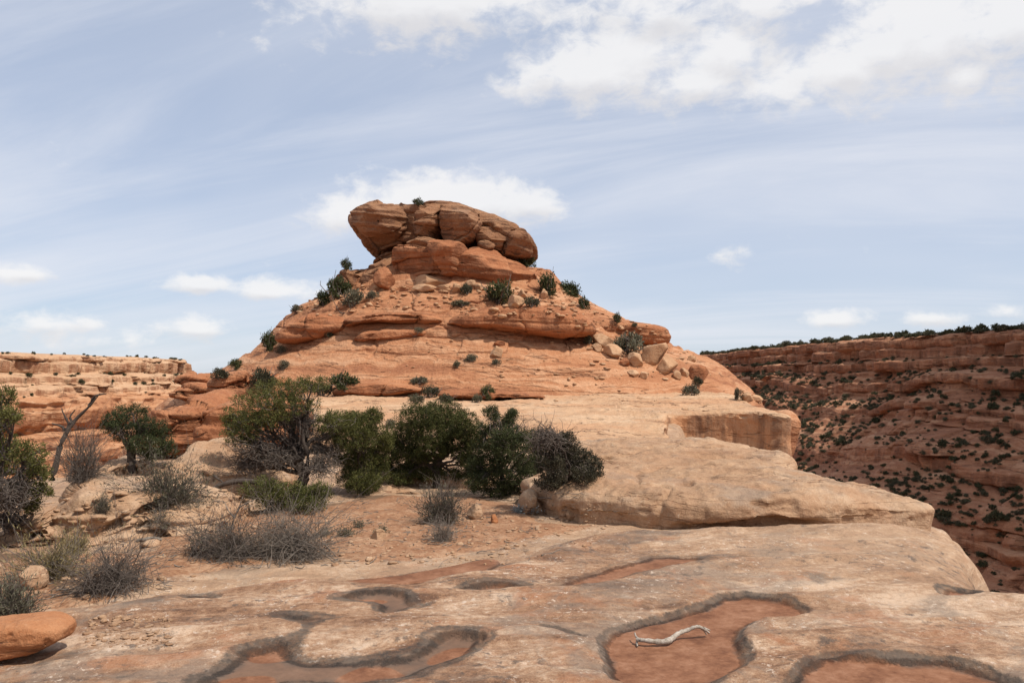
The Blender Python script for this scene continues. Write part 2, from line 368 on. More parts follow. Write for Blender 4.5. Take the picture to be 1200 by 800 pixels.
M_slab = rock_mat('tan_sandstone', (0.22, 0.118, 0.064), (0.40, 0.24, 0.137), (0.54, 0.37, 0.24), 0.24, 0.45, 1.2, 0.25, (0.25, 0.11, 0.055), 0.5, 0.33, 0.28, 0.0, 0.6, ((0.33, 0.15, 0.07), 0.28))
M_pale = rock_mat('pale_sandstone', (0.36, 0.185, 0.095), (0.50, 0.305, 0.175), (0.60, 0.42, 0.27), 0.7, 0.4, 1.2, 1.0, (0.13, 0.055, 0.03), 0.5, 0.12, 0.05, 0.0, 0.3, ((0.48, 0.24, 0.12), 0.6), 1.0, (0.52, 0.235, 0.105))
M_butte = rock_mat('orange_sandstone', (0.25, 0.088, 0.039), (0.42, 0.183, 0.084), (0.57, 0.325, 0.185), 1.1, 0.95, 2.2, 0.45, (0.18, 0.075, 0.04), 0.55, 0.12, 0.08, 0.06)
M_ledge = rock_mat('red_ledge_sandstone', (0.22, 0.075, 0.033), (0.36, 0.138, 0.060), (0.49, 0.235, 0.118), 1.0, 0.5, 1.6, 0.7, (0.13, 0.055, 0.03), 0.6, 0.1, 0.1)
M_cap = rock_mat('brown_caprock', (0.17, 0.075, 0.038), (0.29, 0.138, 0.070), (0.39, 0.215, 0.115), 1.0, 0.5, 1.4, 0.75, (0.12, 0.06, 0.04), 0.7, 0.1, 0.22, 0.12, 0.35)
M_boul = rock_mat('buff_boulder', (0.32, 0.17, 0.09), (0.46, 0.265, 0.145), (0.55, 0.36, 0.22), 0.6, 0.25, 1.4, 0.2, (0.25, 0.12, 0.06), 0.5, 0.1, 0.1)
M_redb = rock_mat('red_boulder', (0.26, 0.092, 0.036), (0.38, 0.155, 0.065), (0.46, 0.22, 0.105), 0.14, 0.1, 1.4, 0.0, bump=0.6, lichen=0.08, spots=0.15)
M_mesa = rock_mat('far_mesa_sandstone', (0.30, 0.115, 0.052), (0.47, 0.225, 0.108), (0.58, 0.35, 0.205), 1.1, 0.8, 2.0, 0.75, (0.22, 0.075, 0.035), 0.7, 0.0, 0.0, zpale=(-1.4, 0.2, (0.58, 0.41, 0.26)))
M_canyon = rock_mat('canyon_sandstone', (0.19, 0.070, 0.036), (0.35, 0.148, 0.077), (0.52, 0.285, 0.165), 1.3, 0.9, 2.0, 0.7, (0.10, 0.045, 0.03), 0.8, 0.0, 0.12)

M_juniper = leaf_mat('juniper_leaves', (0.032, 0.036, 0.011), (0.074, 0.077, 0.021), (0.155, 0.143, 0.043))
M_pinyon = leaf_mat('pinyon_needles', (0.022, 0.029, 0.011), (0.050, 0.058, 0.021), (0.10, 0.102, 0.038))
M_darkbush = leaf_mat('dark_scrub_leaves', (0.030, 0.026, 0.017), (0.060, 0.052, 0.030), (0.10, 0.085, 0.05))
M_sage = leaf_mat('sage_leaves', (0.065, 0.060, 0.038), (0.115, 0.105, 0.068), (0.18, 0.165, 0.11))
M_blue = leaf_mat('blue_grey_leaves', (0.20, 0.22, 0.22), (0.30, 0.33, 0.33), (0.40, 0.43, 0.42))
M_straw = leaf_mat('dry_grass', (0.16, 0.12, 0.05), (0.28, 0.22, 0.10), (0.38, 0.31, 0.16))
M_far = leaf_mat('far_scrub_leaves', (0.038, 0.038, 0.022), (0.080, 0.076, 0.044), (0.14, 0.13, 0.08))
M_far2 = leaf_mat('far_juniper_leaves', (0.028, 0.030, 0.015), (0.060, 0.061, 0.030), (0.105, 0.102, 0.05))
M_bark = bark_mat('dark_bark', (0.035, 0.025, 0.02), (0.11, 0.085, 0.068))
M_twig = bark_mat('grey_twigs', (0.105, 0.083, 0.066), (0.26, 0.215, 0.175), 8.0)
M_twigd = bark_mat('dark_grey_twigs', (0.072, 0.056, 0.046), (0.18, 0.145, 0.12), 8.0)
M_drift = bark_mat('bleached_wood', (0.20, 0.155, 0.115), (0.56, 0.49, 0.41), 26.0)
#NEXT

def ground_mat():
    m, t, b = mat_new('slickrock_ground')
    g = t.new('ShaderNodeNewGeometry'); pos = g.outputs['Position']
    def at(n):
        a = t.new('ShaderNodeAttribute', attribute_name=n); return a.outputs['Fac']
    sp = t.new('ShaderNodeSeparateXYZ'); t.l.new(pos, sp.inputs[0])
    # flow-like banding of the bedding planes cut by the surface
    fv = t.new('ShaderNodeCombineXYZ'); c, s = math.cos(0.22), math.sin(0.22)
    t.put(fv.inputs[0], t.m('MULTIPLY', t.m('ADD', t.m('MULTIPLY', sp.outputs[0], c), t.m('MULTIPLY', sp.outputs[1], s)), 0.30))
    t.put(fv.inputs[1], t.m('MULTIPLY', t.m('ADD', t.m('MULTIPLY', sp.outputs[0], -s), t.m('MULTIPLY', sp.outputs[1], c)), 1.0)); t.put(fv.inputs[2], t.m('MULTIPLY', sp.outputs[2], 5.0))
    flow = t.noise(fv.outputs[0], 1.6, 7, 0.68, 0.6)
    big = t.noise(pos, 0.35, 4, 0.55, 0.5); mid_n = t.noise(pos, 2.2, 6, 0.68, 0.3); fine = t.noise(pos, 14.0, 6, 0.72); grain = t.noise(pos, 75.0, 3, 0.7)
    k = t.m('ADD', t.m('MULTIPLY', flow, 0.45), t.m('ADD', t.m('MULTIPLY', big, 0.25), t.m('ADD', t.m('MULTIPLY', mid_n, 0.22), t.m('ADD', t.m('MULTIPLY', fine, 0.24), t.m('MULTIPLY', grain, 0.16)))))
    k = t.m('DIVIDE', k, 1.32)
    rock = t.ramp(k, [(0.425, (0.115, 0.058, 0.034)), (0.468, (0.235, 0.125, 0.070)), (0.512, (0.35, 0.21, 0.125)), (0.565, (0.53, 0.375, 0.26))])
    rock = t.mix(t.m('MULTIPLY', t.m('MULTIPLY', t.ss(t.noise(pos, 0.9, 5, 0.65, 0.8), 0.50, 0.62), t.ss(flow, 0.40, 0.55)), 0.65), rock, (0.29, 0.115, 0.052))
    rock = t.mix(t.m('MULTIPLY', t.ss(t.noise(t.vm('ADD', pos, (9, 4, 2)), 0.8, 6, 0.7, 0.5), 0.50, 0.64), 0.60), rock, (0.20, 0.155, 0.12))
    rock = t.mix(t.m('MULTIPLY', at('far'), 0.45), rock, (0.42, 0.28, 0.175))
    # white lichen specks and dark lichen
    li = t.m('MULTIPLY', t.ss(t.noise(pos, 13.0, 6, 0.8), 0.555, 0.62), t.ss(t.noise(pos, 1.5, 4, 0.65), 0.44, 0.58))
    rock = t.mix(t.m('MULTIPLY', li, 0.85), rock, (0.58, 0.46, 0.36))
    dl = t.m('MULTIPLY', t.ss(t.noise(t.vm('ADD', pos, (3, 8, 1)), 6.0, 6, 0.75), 0.53, 0.64), t.ss(t.noise(t.vm('ADD', pos, (3, 8, 1)), 0.7, 4, 0.6), 0.46, 0.58))
    rock = t.mix(t.m('MULTIPLY', dl, 0.75), rock, (0.085, 0.066, 0.055))
    # sandy dirt
    dirt = t.ramp(t.m('ADD', t.m('MULTIPLY', mid_n, 0.5), t.m('MULTIPLY', fine, 0.5)), [(0.36, (0.19, 0.080, 0.038)), (0.5, (0.31, 0.160, 0.085)), (0.62, (0.43, 0.265, 0.16))])
    edge = t.m('ADD', at('dirt'), t.m('MULTIPLY', t.m('SUBTRACT', mid_n, 0.5), 1.3))
    duff_shade = t.ss(t.m('ADD', at('duff_shade'), t.m('MULTIPLY', t.m('SUBTRACT', fine, 0.5), 1.2)), 0.35, 0.75)  # dark litter tone that also paints in the shade under the trees
    dirt = t.mix(t.m('MULTIPLY', duff_shade, 0.75), dirt, t.mix(fine, (0.055, 0.036, 0.022), (0.15, 0.10, 0.062)))
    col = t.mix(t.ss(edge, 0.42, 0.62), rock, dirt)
    # dried mud in the potholes and the dark algae crust round them
    jig = t.m('ADD', t.m('MULTIPLY', t.m('SUBTRACT', t.noise(pos, 9.0, 5, 0.75), 0.5), 0.9), t.m('MULTIPLY', t.m('SUBTRACT', t.noise(pos, 30.0, 5, 0.8), 0.5), 0.75))
    pd = t.m('ADD', at('potd'), jig)                     # signed distance in units of the rim width, negative inside
    mud = t.ramp(t.m('ADD', t.m('MULTIPLY', t.noise(pos, 3.0, 5, 0.6), 0.6), t.m('MULTIPLY', fine, 0.4)), [(0.38, (0.13, 0.052, 0.026)), (0.50, (0.215, 0.094, 0.048)), (0.62, (0.29, 0.145, 0.083))])
    vor = t.new('ShaderNodeTexVoronoi', feature='DISTANCE_TO_EDGE'); t.put(vor.inputs['Vector'], t.vm('ADD', pos, (0, 0, 0))); vor.inputs['Scale'].default_value = 9.0
    mud = t.mix(t.m('MULTIPLY', t.m('SUBTRACT', 1.0, t.ss(vor.outputs['Distance'], 0.0, 0.03)), 0.5), mud, (0.14, 0.058, 0.03))
    silt = t.mix(0.6, mud, (0.14, 0.10, 0.072))
    inner = t.mix(t.ss(t.m('ADD', at('mud'), t.m('MULTIPLY', t.m('SUBTRACT', mid_n, 0.5), 0.6)), 0.35, 0.6), silt, mud)
    col = t.mix(t.ss(pd, -0.25, -1.1), col, inner)
    rw_ = t.m('MULTIPLY', t.ss(t.noise(t.vm('ADD', pos, (7, 3, 0)), 1.7, 3, 0.6), 0.34, 0.58), 1.0)
    rimm = t.m('MULTIPLY', t.ss(pd, 0.22, -0.10), t.ss(t.m('ADD', pd, rw_), -0.85, 0.1))
    rimm = t.m('MULTIPLY', rimm, at('rimk'))
    col = t.mix(t.m('MULTIPLY', rimm, t.m('ADD', 0.48, t.m('MULTIPLY', t.ss(t.m('ADD', t.m('MULTIPLY', fine, 0.6), t.m('MULTIPLY', mid_n, 0.4)), 0.38, 0.58), 0.45))), col, t.mix(t.ss(mid_n, 0.38, 0.62), (0.042, 0.034, 0.029), (0.11, 0.083, 0.064)))
    st = t.m('MULTIPLY', t.ss(t.m('ADD', at('stain'), t.m('MULTIPLY', t.m('SUBTRACT', t.noise(pos, 3.5, 7, 0.78), 0.5), 3.4)), 0.45, 1.25), 0.65)
    col = t.mix(st, col, (0.10, 0.08, 0.066))
    t.put(b.inputs['Base Color'], col); b.inputs['Roughness'].default_value = 0.88
    flat = t.m('SUBTRACT', 1.0, t.m('MULTIPLY', t.ss(pd, -0.5, -1.2), 0.82))
    h = t.m('MULTIPLY', t.m('ADD', t.m('MULTIPLY', flow, 0.55), t.m('ADD', t.m('MULTIPLY', mid_n, 0.5), t.m('MULTIPLY', fine, 0.32))), flat)
    bp = t.new('ShaderNodeBump'); bp.inputs['Strength'].default_value = 0.9; bp.inputs['Distance'].default_value = 0.10
    t.put(bp.inputs['Height'], h); t.l.new(bp.outputs[0], b.inputs['Normal'])
    return m
M_ground = ground_mat()

# ------------------------------------------------------------------ the ground of the promontory (slickrock, potholes, dirt basin)
def g2(pts, z=0.0): return [tuple(G(x, y, z))[:2] for x, y in pts]
EDGE = [(-40, -8), (16, -8), (16, 4)] + g2([(1420, 706), (1300, 694), (1200, 685), (1150, 678), (1136, 668), (1132, 650), (1126, 630), (1122, 611)]) + \
       [(7.75, 15.3), (7.6, 17.5), (6.7, 20), (5.7, 24), (5.7, 31), (9, 46), (12, 50), (14, 60), (14, 80), (-18, 80), (-18, 44), (-14, 30), (-12.5, 24), (-20, 21), (-40, 19)]
POTS = [  # outline (photo pixels on the ground plane), rim width m, rim strength, depth
    ([(697, 748), (712, 733), (742, 722), (790, 714), (815, 707), (832, 696), (862, 692), (900, 695), (938, 703), (955, 711), (938, 722), (900, 722), (876, 728), (868, 745), (882, 762), (888, 775), (862, 786), (835, 806), (716, 806), (708, 780), (702, 765)], .10, .95, .065),
    ([(915, 806), (922, 787), (945, 768), (985, 763), (1040, 767), (1100, 768), (1150, 778), (1188, 790), (1215, 806)], .10, .95, .06),
    ([(205, 806), (225, 790), (258, 776), (272, 760), (330, 751), (352, 745), (348, 738), (322, 728), (312, 720), (345, 718), (392, 722), (410, 728), (372, 735), (354, 755), (358, 768), (400, 768), (440, 767), (478, 766), (492, 748), (520, 739), (560, 741), (588, 748), (572, 762), (536, 780), (480, 806)], .17, 1.0, .022),
    ([(376, 706), (405, 697), (450, 691), (484, 697), (492, 708), (515, 706), (500, 711), (470, 718), (452, 723), (432, 718), (440, 709), (405, 707)], .13, 1.0, .02),
    ([(634, 693), (655, 682), (700, 668), (738, 658), (768, 648), (832, 654), (838, 662), (802, 663), (760, 673), (700, 685)], .10, .55, .03),
    ([(240, 680), (300, 676), (400, 672), (450, 669), (510, 659), (560, 648), (590, 648), (594, 657), (568, 668), (510, 680), (440, 683)], .10, .8, .035),
    ([(1095, 690), (1108, 682), (1145, 683), (1162, 693), (1130, 697), (1105, 696)], .12, 1.1, .07),
    ([(520, 693), (560, 684), (604, 684), (634, 690), (590, 695), (550, 695)], .12, .9, .03),
    ([(612, 738), (640, 733), (672, 741), (694, 752), (668, 747), (640, 741)], .09, .9, .03),
    ([(206, 699), (240, 693), (264, 698), (242, 703), (214, 702)], .12, .9, .04),
    ([(545, 748), (566, 742), (584, 748), (576, 760), (552, 762)], .09, .5, .02),
]
MUDS = [([(285, 765), (310, 756), (340, 757), (342, 768), (300, 773)]), ([(238, 800), (275, 788), (322, 786), (322, 800), (260, 806)]), ([(385, 800), (410, 780), (445, 774), (476, 786), (470, 806), (395, 806)]),
        ([(495, 774), (520, 757), (556, 755), (558, 764), (520, 775)]), ([(332, 733), (345, 728), (360, 730), (350, 736)]), ([(405, 704), (430, 699), (460, 702), (430, 707)]), ([(444, 719), (460, 713), (476, 714), (460, 720)])]
DIRT = g2([(-60, 700), (60, 702), (135, 692), (200, 672), (300, 652), (378, 640), (420, 655), (470, 650), (540, 640), (640, 622), (705, 610), (640, 604), (610, 585), (560, 575), (440, 575), (380, 585), (250, 600), (200, 615), (170, 640), (90, 645), (-60, 640)])
STAIN = [[(120, 718), (170, 706), (215, 700), (190, 710), (150, 717)], [(250, 690), (275, 685), (262, 694)], [(700, 640), (760, 620), (840, 618), (800, 630), (740, 642)], [(1030, 572), (1052, 574), (1040, 578)],
         [(820, 655), (850, 652), (880, 656), (850, 660)], [(0, 790), (60, 770), (110, 762), (80, 776), (20, 796)], [(940, 680), (970, 676), (1000, 682), (960, 686)]]
HUMP = g2([(-400, 730), (60, 712), (140, 705), (200, 691), (350, 679), (480, 684), (570, 668), (600, 655), (640, 640), (720, 622), (900, 616), (1110, 614), (1500, 700), (1500, 2000), (-900, 2000)])

t1 = np.r_[np.linspace(-1.5, -0.66, 70, endpoint=False), np.linspace(-0.66, 0.66, 1100), np.linspace(0.66, 1.5, 71)[1:]]
rows = np.r_[np.linspace(1200, 812, 40, endpoint=False), np.linspace(812, 505, 420, endpoint=False), np.linspace(505, 466, 70)]
yy = np.r_[np.array([-6.0, -3.0, -1.0, 0.5, 1.7]), EYE * F / (rows - YH)]
YY, TT = np.meshgrid(yy, t1, indexing='ij')
XX = TT * np.sqrt(YY ** 2 + 3.0); x = XX.ravel().astype(np.float32); y = YY.ravel().astype(np.float32)
p2 = np.stack([x, y, np.zeros_like(x)], 1)
zb = 0.10 * fbm(p2 / 2.4, 3, 41) + 0.03 * fbm(p2 / 0.8, 3, 42) + 0.012 * fbm(p2 / 0.16, 3, 43)
fl = fbm(np.stack([(x * .97 + y * .22) / 2.5, (-x * .22 + y * .97) / .45, x * 0], 1), 4, 44)
zb += 0.030 * np.tanh(fl * 3) + 0.014 * np.abs(fl)
hd = sdf(x, y, HUMP)
zb += -0.12 * sst(hd, -0.35, 0.3) + 0.03 * np.exp(-((hd + .35) / .4) ** 2)
dm = sdf(x, y, DIRT) + 0.25 * fbm(p2 / 1.2, 3, 51)
dirtw = sst(-dm, -0.25, 0.35)
zb = zb * (1 - 0.5 * dirtw) + dirtw * 0.02 * fbm(p2 / 0.12, 3, 52)
potd = np.full(x.shape, 9.0, np.float32); rimk = np.zeros_like(potd); near = (y < 16) & (y > 3) & (np.abs(x) < 10)
xi, yi = x[near], y[near]; wob = 0.07 * fbm(p2[near] / 0.45, 5, 61)
pdn = potd[near]; rkn = rimk[near]; zp = np.zeros_like(xi)
for pts, rw, rk, dep in POTS:
    pts = [tuple(q) for q in chaikin(g2(pts), 1)]
    d = sdf(xi, yi, pts) + wob; dn = d / rw
    s = dn < pdn; pdn = np.where(s, dn, pdn); rkn = np.where(s, rk, rkn)
    zp = np.minimum(zp, -dep * sst(-d, -0.05, rw * 1.1)); zp += 0.10 * dep * np.exp(-((d - .12) / .1) ** 2)
zbn = zb[near]; floor_ = sst(-pdn, 0.7, 1.3); zbn = zbn * (1 - 0.85 * floor_) + zp; zb[near] = zbn
potd[near] = pdn; rimk[near] = rkn
mud = np.ones_like(potd); mn = np.ones_like(xi)
P3 = sdf(xi, yi, g2(POTS[2][0])) < 0.1; P4 = sdf(xi, yi, g2(POTS[3][0])) < 0.1
md = np.full(xi.shape, 9, np.float32)
for q in MUDS: md = np.minimum(md, sdf(xi, yi, [tuple(a) for a in chaikin(g2(q), 2)]))
mn = np.where(P3 | P4, sst(-md, -0.08, 0.06), 1.0); mud[near] = mn; z3 = zb[near]; z3 -= np.where(P3 | P4, 0.02 * sst(-md, -.1, .05), 0); zb[near] = z3
stain = np.zeros_like(potd); sn = np.zeros_like(xi)
for q in STAIN: sn = np.maximum(sn, sst(-sdf(xi, yi, g2(q)), -0.25, 0.12))
stain[near] = sn
duff_shade = np.zeros_like(potd)  # litter and painted shade around the feet of trees and bushes
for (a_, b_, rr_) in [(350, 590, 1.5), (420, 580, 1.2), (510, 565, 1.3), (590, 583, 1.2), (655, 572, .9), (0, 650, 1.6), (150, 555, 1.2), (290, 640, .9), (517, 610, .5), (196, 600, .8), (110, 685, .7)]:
    q_ = G(a_, b_, -.1); duff_shade = np.maximum(duff_shade, sst(-np.hypot(x - q_.x, (y - q_.y) * .8) + .45 * rr_ * fbm(p2 / .8, 3, 55), -rr_, -rr_ * .3))
ed = sdf(x, y, EDGE) + 0.18 * fbm(p2 / 1.5, 3, 71)
zb -= np.where(ed > -0.9, 0.20 * (np.clip(ed, -0.9, 0) + 0.9) ** 2 / 0.81, 0)
zb -= np.where(ed > 0, np.minimum(0.35 * ed + 2.2 * ed ** 1.5, 38.0) + 0.4 * sst(ed, .1, 1) * fbm(np.stack([x, y, zb], 1) / 1.1, 3, 72), 0)
zb -= np.where(x < -7, 0.05 * (-7 - x), 0) * sst(y, 12, 18)
zb = np.maximum(zb, -39.0)
far = sst(hd, -.2, .5) * (1 - dirtw) + sst(x, 0, 5) * sst(y, 7.5, 12)
V = np.stack([x, y, zb], 1)
ground = struct(obj('ground', mesh_np('ground', V, grid(len(yy), len(t1)), M_ground, True, dict(potd=potd, rimk=rimk, mud=mud, dirt=dirtw, stain=stain, duff_shade=duff_shade, far=np.clip(far, 0, 1)))))
# the canyon bottom, to the horizon
bx = np.array([-9000, -2500, -700, -300, -150, -60, 0, 30, 60, 120, 300, 900, 2600, 9000.0]); by = np.array([-4000, -400, -60, 0, 60, 120, 200, 320, 600, 1200, 3000, 12000.0])
BX, BY = np.meshgrid(bx, by, indexing='ij'); BZ = -40.0 + 0 * BX
canyon_floor = struct(obj('canyon_floor', mesh_np('canyon_floor', np.stack([BX.ravel(), BY.ravel(), BZ.ravel()], 1), grid(len(bx), len(by)), M_canyon)))

# ------------------------------------------------------------------ ledge slabs and benches
def slab(outline, zb, h, er=0.35, under=0.3, n=420, crown=0.35, spine=None, inner=40, post=None, noise=(0.10, 1.0), seed=1, deep=None, crackw=0.0, strata=0.0, sh=0.3):
    o = resample(chaikin(outline, 2), n); c = np.array(spine if spine else [o.mean(0), o.mean(0)], float)
    a, b = c[0], c[-1]; ab = b - a; tt = np.clip(((o - a) @ ab) / (ab @ ab + 1e-9), 0, 1); sp = a + tt[:, None] * ab
    dist = np.linalg.norm(sp - o, axis=1)
    un = under * (1 - sst(o[:, 0], 4.6, 6.2) if not deep else 1) * np.clip(0.55 + 1.1 * fbm(np.c_[o / 1.3, np.zeros(n)], 3, seed + 30), 0.05, 1.6)
    rings = []
    if deep:
        for zz_ in np.linspace(-deep, -0.02, 60): rings.append((np.full(n, 0.0), zb + zz_))
    else:
        gap = np.clip(.12 + .16 * fbm(np.c_[o / .9, np.ones(n)], 3, seed + 31), .0, .3)
        rings += [(un * 2.0, zb - 0.35), (un * 1.9, zb - 0.02), (un * 1.7, zb + gap * h), (un * 1.0, zb + (gap + .06) * h), (un * .3, zb + (gap + .10) * h)]
    hh = h * (1 - crown)
    for k in range(1, 9): rings.append((np.zeros(n), zb + hh * (np.maximum(gap + .14, .2) * (1 - k / 8) + .56 * k / 8)) if not deep else (np.zeros(n), zb + hh * .5 * k / 8))
    base = hh * .54 + zb if not deep else zb + hh * .5
    for k in range(1, 15):
        an = k / 14 * math.pi / 2; rings.append((np.full(n, er * (1 - math.cos(an))), base + (zb + hh - base) * math.sin(an)))
    V = []
    for ins, z in rings:
        wgt = np.clip(ins / dist, 0, 0.9); V.append(np.c_[o + (sp - o) * wgt[:, None], np.full(n, z)])
    w0 = np.clip(er / dist, 0, 0.9)
    for k in range(1, inner + 1):
        q = (k / inner) ** 1.0; ww = w0 + (1 - w0) * q * 0.999
        V.append(np.c_[o + (sp - o) * ww[:, None], np.full(n, zb + hh) + h * crown * (1 - (1 - q) ** 2)])
    V = np.stack(V, 1).reshape(-1, 3); Q = grid(n, len(rings) + inner, True)
    if post is not None: V = post(V)
    area = np.sum(o[:, 0] * np.roll(o[:, 1], -1) - o[:, 1] * np.roll(o[:, 0], -1))
    if area < 0: Q = Q[:, ::-1]
    V = rockify(V, Q, noise[1], noise[0], strata, sh, crackw, 1.6, seed)
    N = vnormals(V, Q); pit = vn(V / np.array([.5, .5, .3]), seed + 40)
    V = V + N * (0.05 * fbm(V / 0.30, 4, seed + 2) + 0.018 * fbm(V / 0.09, 2, seed + 3) - .10 * sst(pit, .55, .85))[:, None]
    return V, Q
front = [tuple(G(a, b, 0.0))[:2] for a, b in [(612, 584), (648, 599), (690, 605), (740, 610), (790, 613), (870, 615), (950, 614), (1030, 610), (1070, 609), (1096, 606)]]
o1 = front + [(7.1, 15.3), (7.0, 16.2), (6.7, 17.4), (6.2, 18.6), (4.6, 20.2), (2.2, 20.0), (0.8, 18.6), (0.1, 16.9)]
def drop(V):
    V[:, 2] -= .34 * np.clip((V[:, 0] - 4.9) / 2.4, 0, 1) ** 1.7 * sst(V[:, 2], .0, .5); return V
V, Q = slab(o1, -0.06, 0.64, 0.40, 0.36, 620, 0.20, [(1.6, 16.9), (5.6, 16.2)], 60, drop, (0.13, 0.9), 5, crackw=0.07)
lower_slab = struct(obj('rock_ledge', mesh_np('rock_ledge', V, Q, M_slab)))
o2 = [(0.6, 18.0), (2.0, 17.5), (3.8, 17.0), (5.2, 17.2), (6.1, 18.2), (6.35, 19.6), (6.1, 21.6), (5.6, 24), (3.6, 25), (1.6, 24), (0.7, 21)]
V, Q = slab(o2, 0.10, 0.70, 0.6, 0.05, 420, 0.22, [(2.8, 20), (4.2, 20.6)], 50, None, (0.14, 1.1), 15, crackw=0.07)
upper_slab = struct(obj('rock_dome', mesh_np('rock_dome', V, Q, M_slab)))
def tilt(V):
    V[:, 2] += (V[:, 1] - 31) * 0.028; return V
oc = [(-13.2, 33.2), (-11.5, 32.0), (-8.6, 31.6), (-4, 30), (1, 29), (4.2, 29.4), (5.75, 31.2), (6.7, 37.5), (8.05, 45.2), (9.4, 45.5), (11.0, 45.1), (12.6, 44.4), (13.7, 43.4), (14.3, 43.8), (14.6, 46), (14.2, 51), (16, 58), (18, 72), (-16, 72), (-17, 50), (-15, 38)]
V, Q = slab(oc, -0.35, 0.45, 0.5, 0, 1500, 0.15, [(-4, 50), (6, 50)], 130, tilt, (0.20, 1.6), 25, deep=9.0, strata=0.02, sh=1.1)
bench = struct(obj('rock_bench', mesh_np('rock_bench', V, Q, M_pale)))

# ------------------------------------------------------------------ the butte
YC = 83.0
RW = [(305, 436, 625), (316, 422, 640), (330, 403, 652), (345, 384, 674), (360, 352, 696), (373, 338, 724), (385, 328, 744), (396, 320, 762), (404, 312, 776), (414, 299, 806), (426, 277, 832), (440, 252, 850), (455, 226, 868), (470, 205, 880), (490, 190, 884), (520, 170, 888)]
zr = np.array([P(600, r[0], YC).z for r in RW])[::-1]; Lr = np.array([r[1] for r in RW])[::-1]; Rr = np.array([r[2] for r in RW])[::-1]
nz_ = 560; nth = 1500
zs = np.r_[np.linspace(-5, 12.6, nz_), 12.9, 13.1]
Li = (np.interp(zs, zr, Lr) - 600) / 1000 * YC; Ri = (np.interp(zs, zr, Rr) - 600) / 1000 * YC
Lf = lambda a: np.convolve(np.pad(a, 8, mode='edge'), np.ones(17) / 17, 'valid')
Li, Ri = Lf(Li), Lf(Ri)
half = (Ri - Li) / 2; cxs = (Ri + Li) / 2; half[-2:] *= (0.5, 0.05)
tfront = np.linspace(-math.pi - .35, .35, 1250); tback = np.linspace(.35, math.pi - .35, 252)[1:-1]; th = np.r_[tfront, tback]
ce = np.sign(np.cos(th)) * np.abs(np.cos(th)) ** .92; se = np.sign(np.sin(th)) * np.abs(np.sin(th)) ** .92
bd = 0.80 * half
X = cxs[None, :] + half[None, :] * ce[:, None]; Y = YC + bd[None, :] * se[:, None]; Z = np.broadcast_to(zs[None, :], X.shape) - 0.045 * np.clip(YC - Y, 0, 30)
V = np.stack([X, Y, Z], -1).reshape(-1, 3); Q = grid(len(th), len(zs), True)
N = vnormals(V, Q)
if N[:, 2].mean() < 0: Q = Q[:, ::-1]; N = -N
zq = V[:, 2] + 0.045 * (V[:, 0] - 0) * 0.6 + 0.5 * fbm(V / np.array([14, 14, 5.0]), 4, 81)
low = sst(V[:, 2], 4.6, 3.2)                               # the smooth cross-bedded lower slope
# rounded beds with shadowed undercuts
def beds(zq, hgt, seed):
    k = zq / hgt + 0.6 * n1(zq / hgt * .37, seed); f = k - np.floor(k)
    return np.sqrt(np.clip(1 - (1 - f * 1.06) ** 2, 0, 1)) * sst(1.0 - f, 0.0, 0.10), np.floor(k)
b1, id1 = beds(zq, 1.35, 83)
amp1 = 0.55 + 0.5 * n1(id1 * 3.7 + 0.5, 84) + 0.45 * fbm(np.c_[V[:, 0] / 6, V[:, 1] / 6, id1 * 5.1], 3, 85)
zx = V[:, 2] - 0.11 * V[:, 0] * np.sign(n1(np.floor(zq / 1.9), 86)) + 0.25 * fbm(V / np.array([7, 7, 2.]), 3, 87)
b2, id2 = beds(zx, 0.42, 88)
amp2 = np.clip(fbm(np.c_[V[:, 0] / 4, V[:, 1] / 4, id2 * 3.3], 3, 89) * 2.2, 0, 1.2)
d = (1 - low) * (0.50 * (b1 - .6) * np.clip(amp1, 0, 1.5)) + low * (0.28 * (b1 - .6) * np.clip(amp1 - .25, 0, 1)) + (0.06 + 0.14 * low) * (b2 - .6) * amp2
d += 0.30 * fbm(V / 3.0, 4, 90) * (1 - .55 * low) + 0.5 * fbm(V / 9.0, 2, 91) + 0.07 * fbm(V / .7, 3, 92) * (1 - .4 * low)
jc = np.floor(V[:, 0] / 3.0 + 4 * n1(id1 * 9.7, 95) + .35 * fbm(V / 2.0, 2, 96)); d += (1 - low) * .18 * n1(jc * 5.3 + id1 * 17.1, 97)
jl = np.floor(V[:, 0] / 5.5 + 4 * n1(id2 * 3.7, 98) + .5 * fbm(V / 3.0, 2, 99)); d += low * .05 * n1(jl * 5.3 + id2 * 7.1, 79) * sst(fbm(V / 8.0, 2, 78), -.1, .25)
cr = vn(V / np.array([3.2, 3.2, 2.2]) + .2 * fbm(V / 1.2, 2, 93)[:, None], 94); d -= (1 - low) * 0.22 * np.exp(-(cr / .06) ** 2)
Nh = N.copy(); Nh[:, 2] *= 0.35; Nh /= np.linalg.norm(Nh, axis=1, keepdims=True) + 1e-9
V = V + Nh * d[:, None]
butte = struct(obj('butte', mesh_np('butte', V, Q, M_butte)))
bpy.context.view_layer.update()

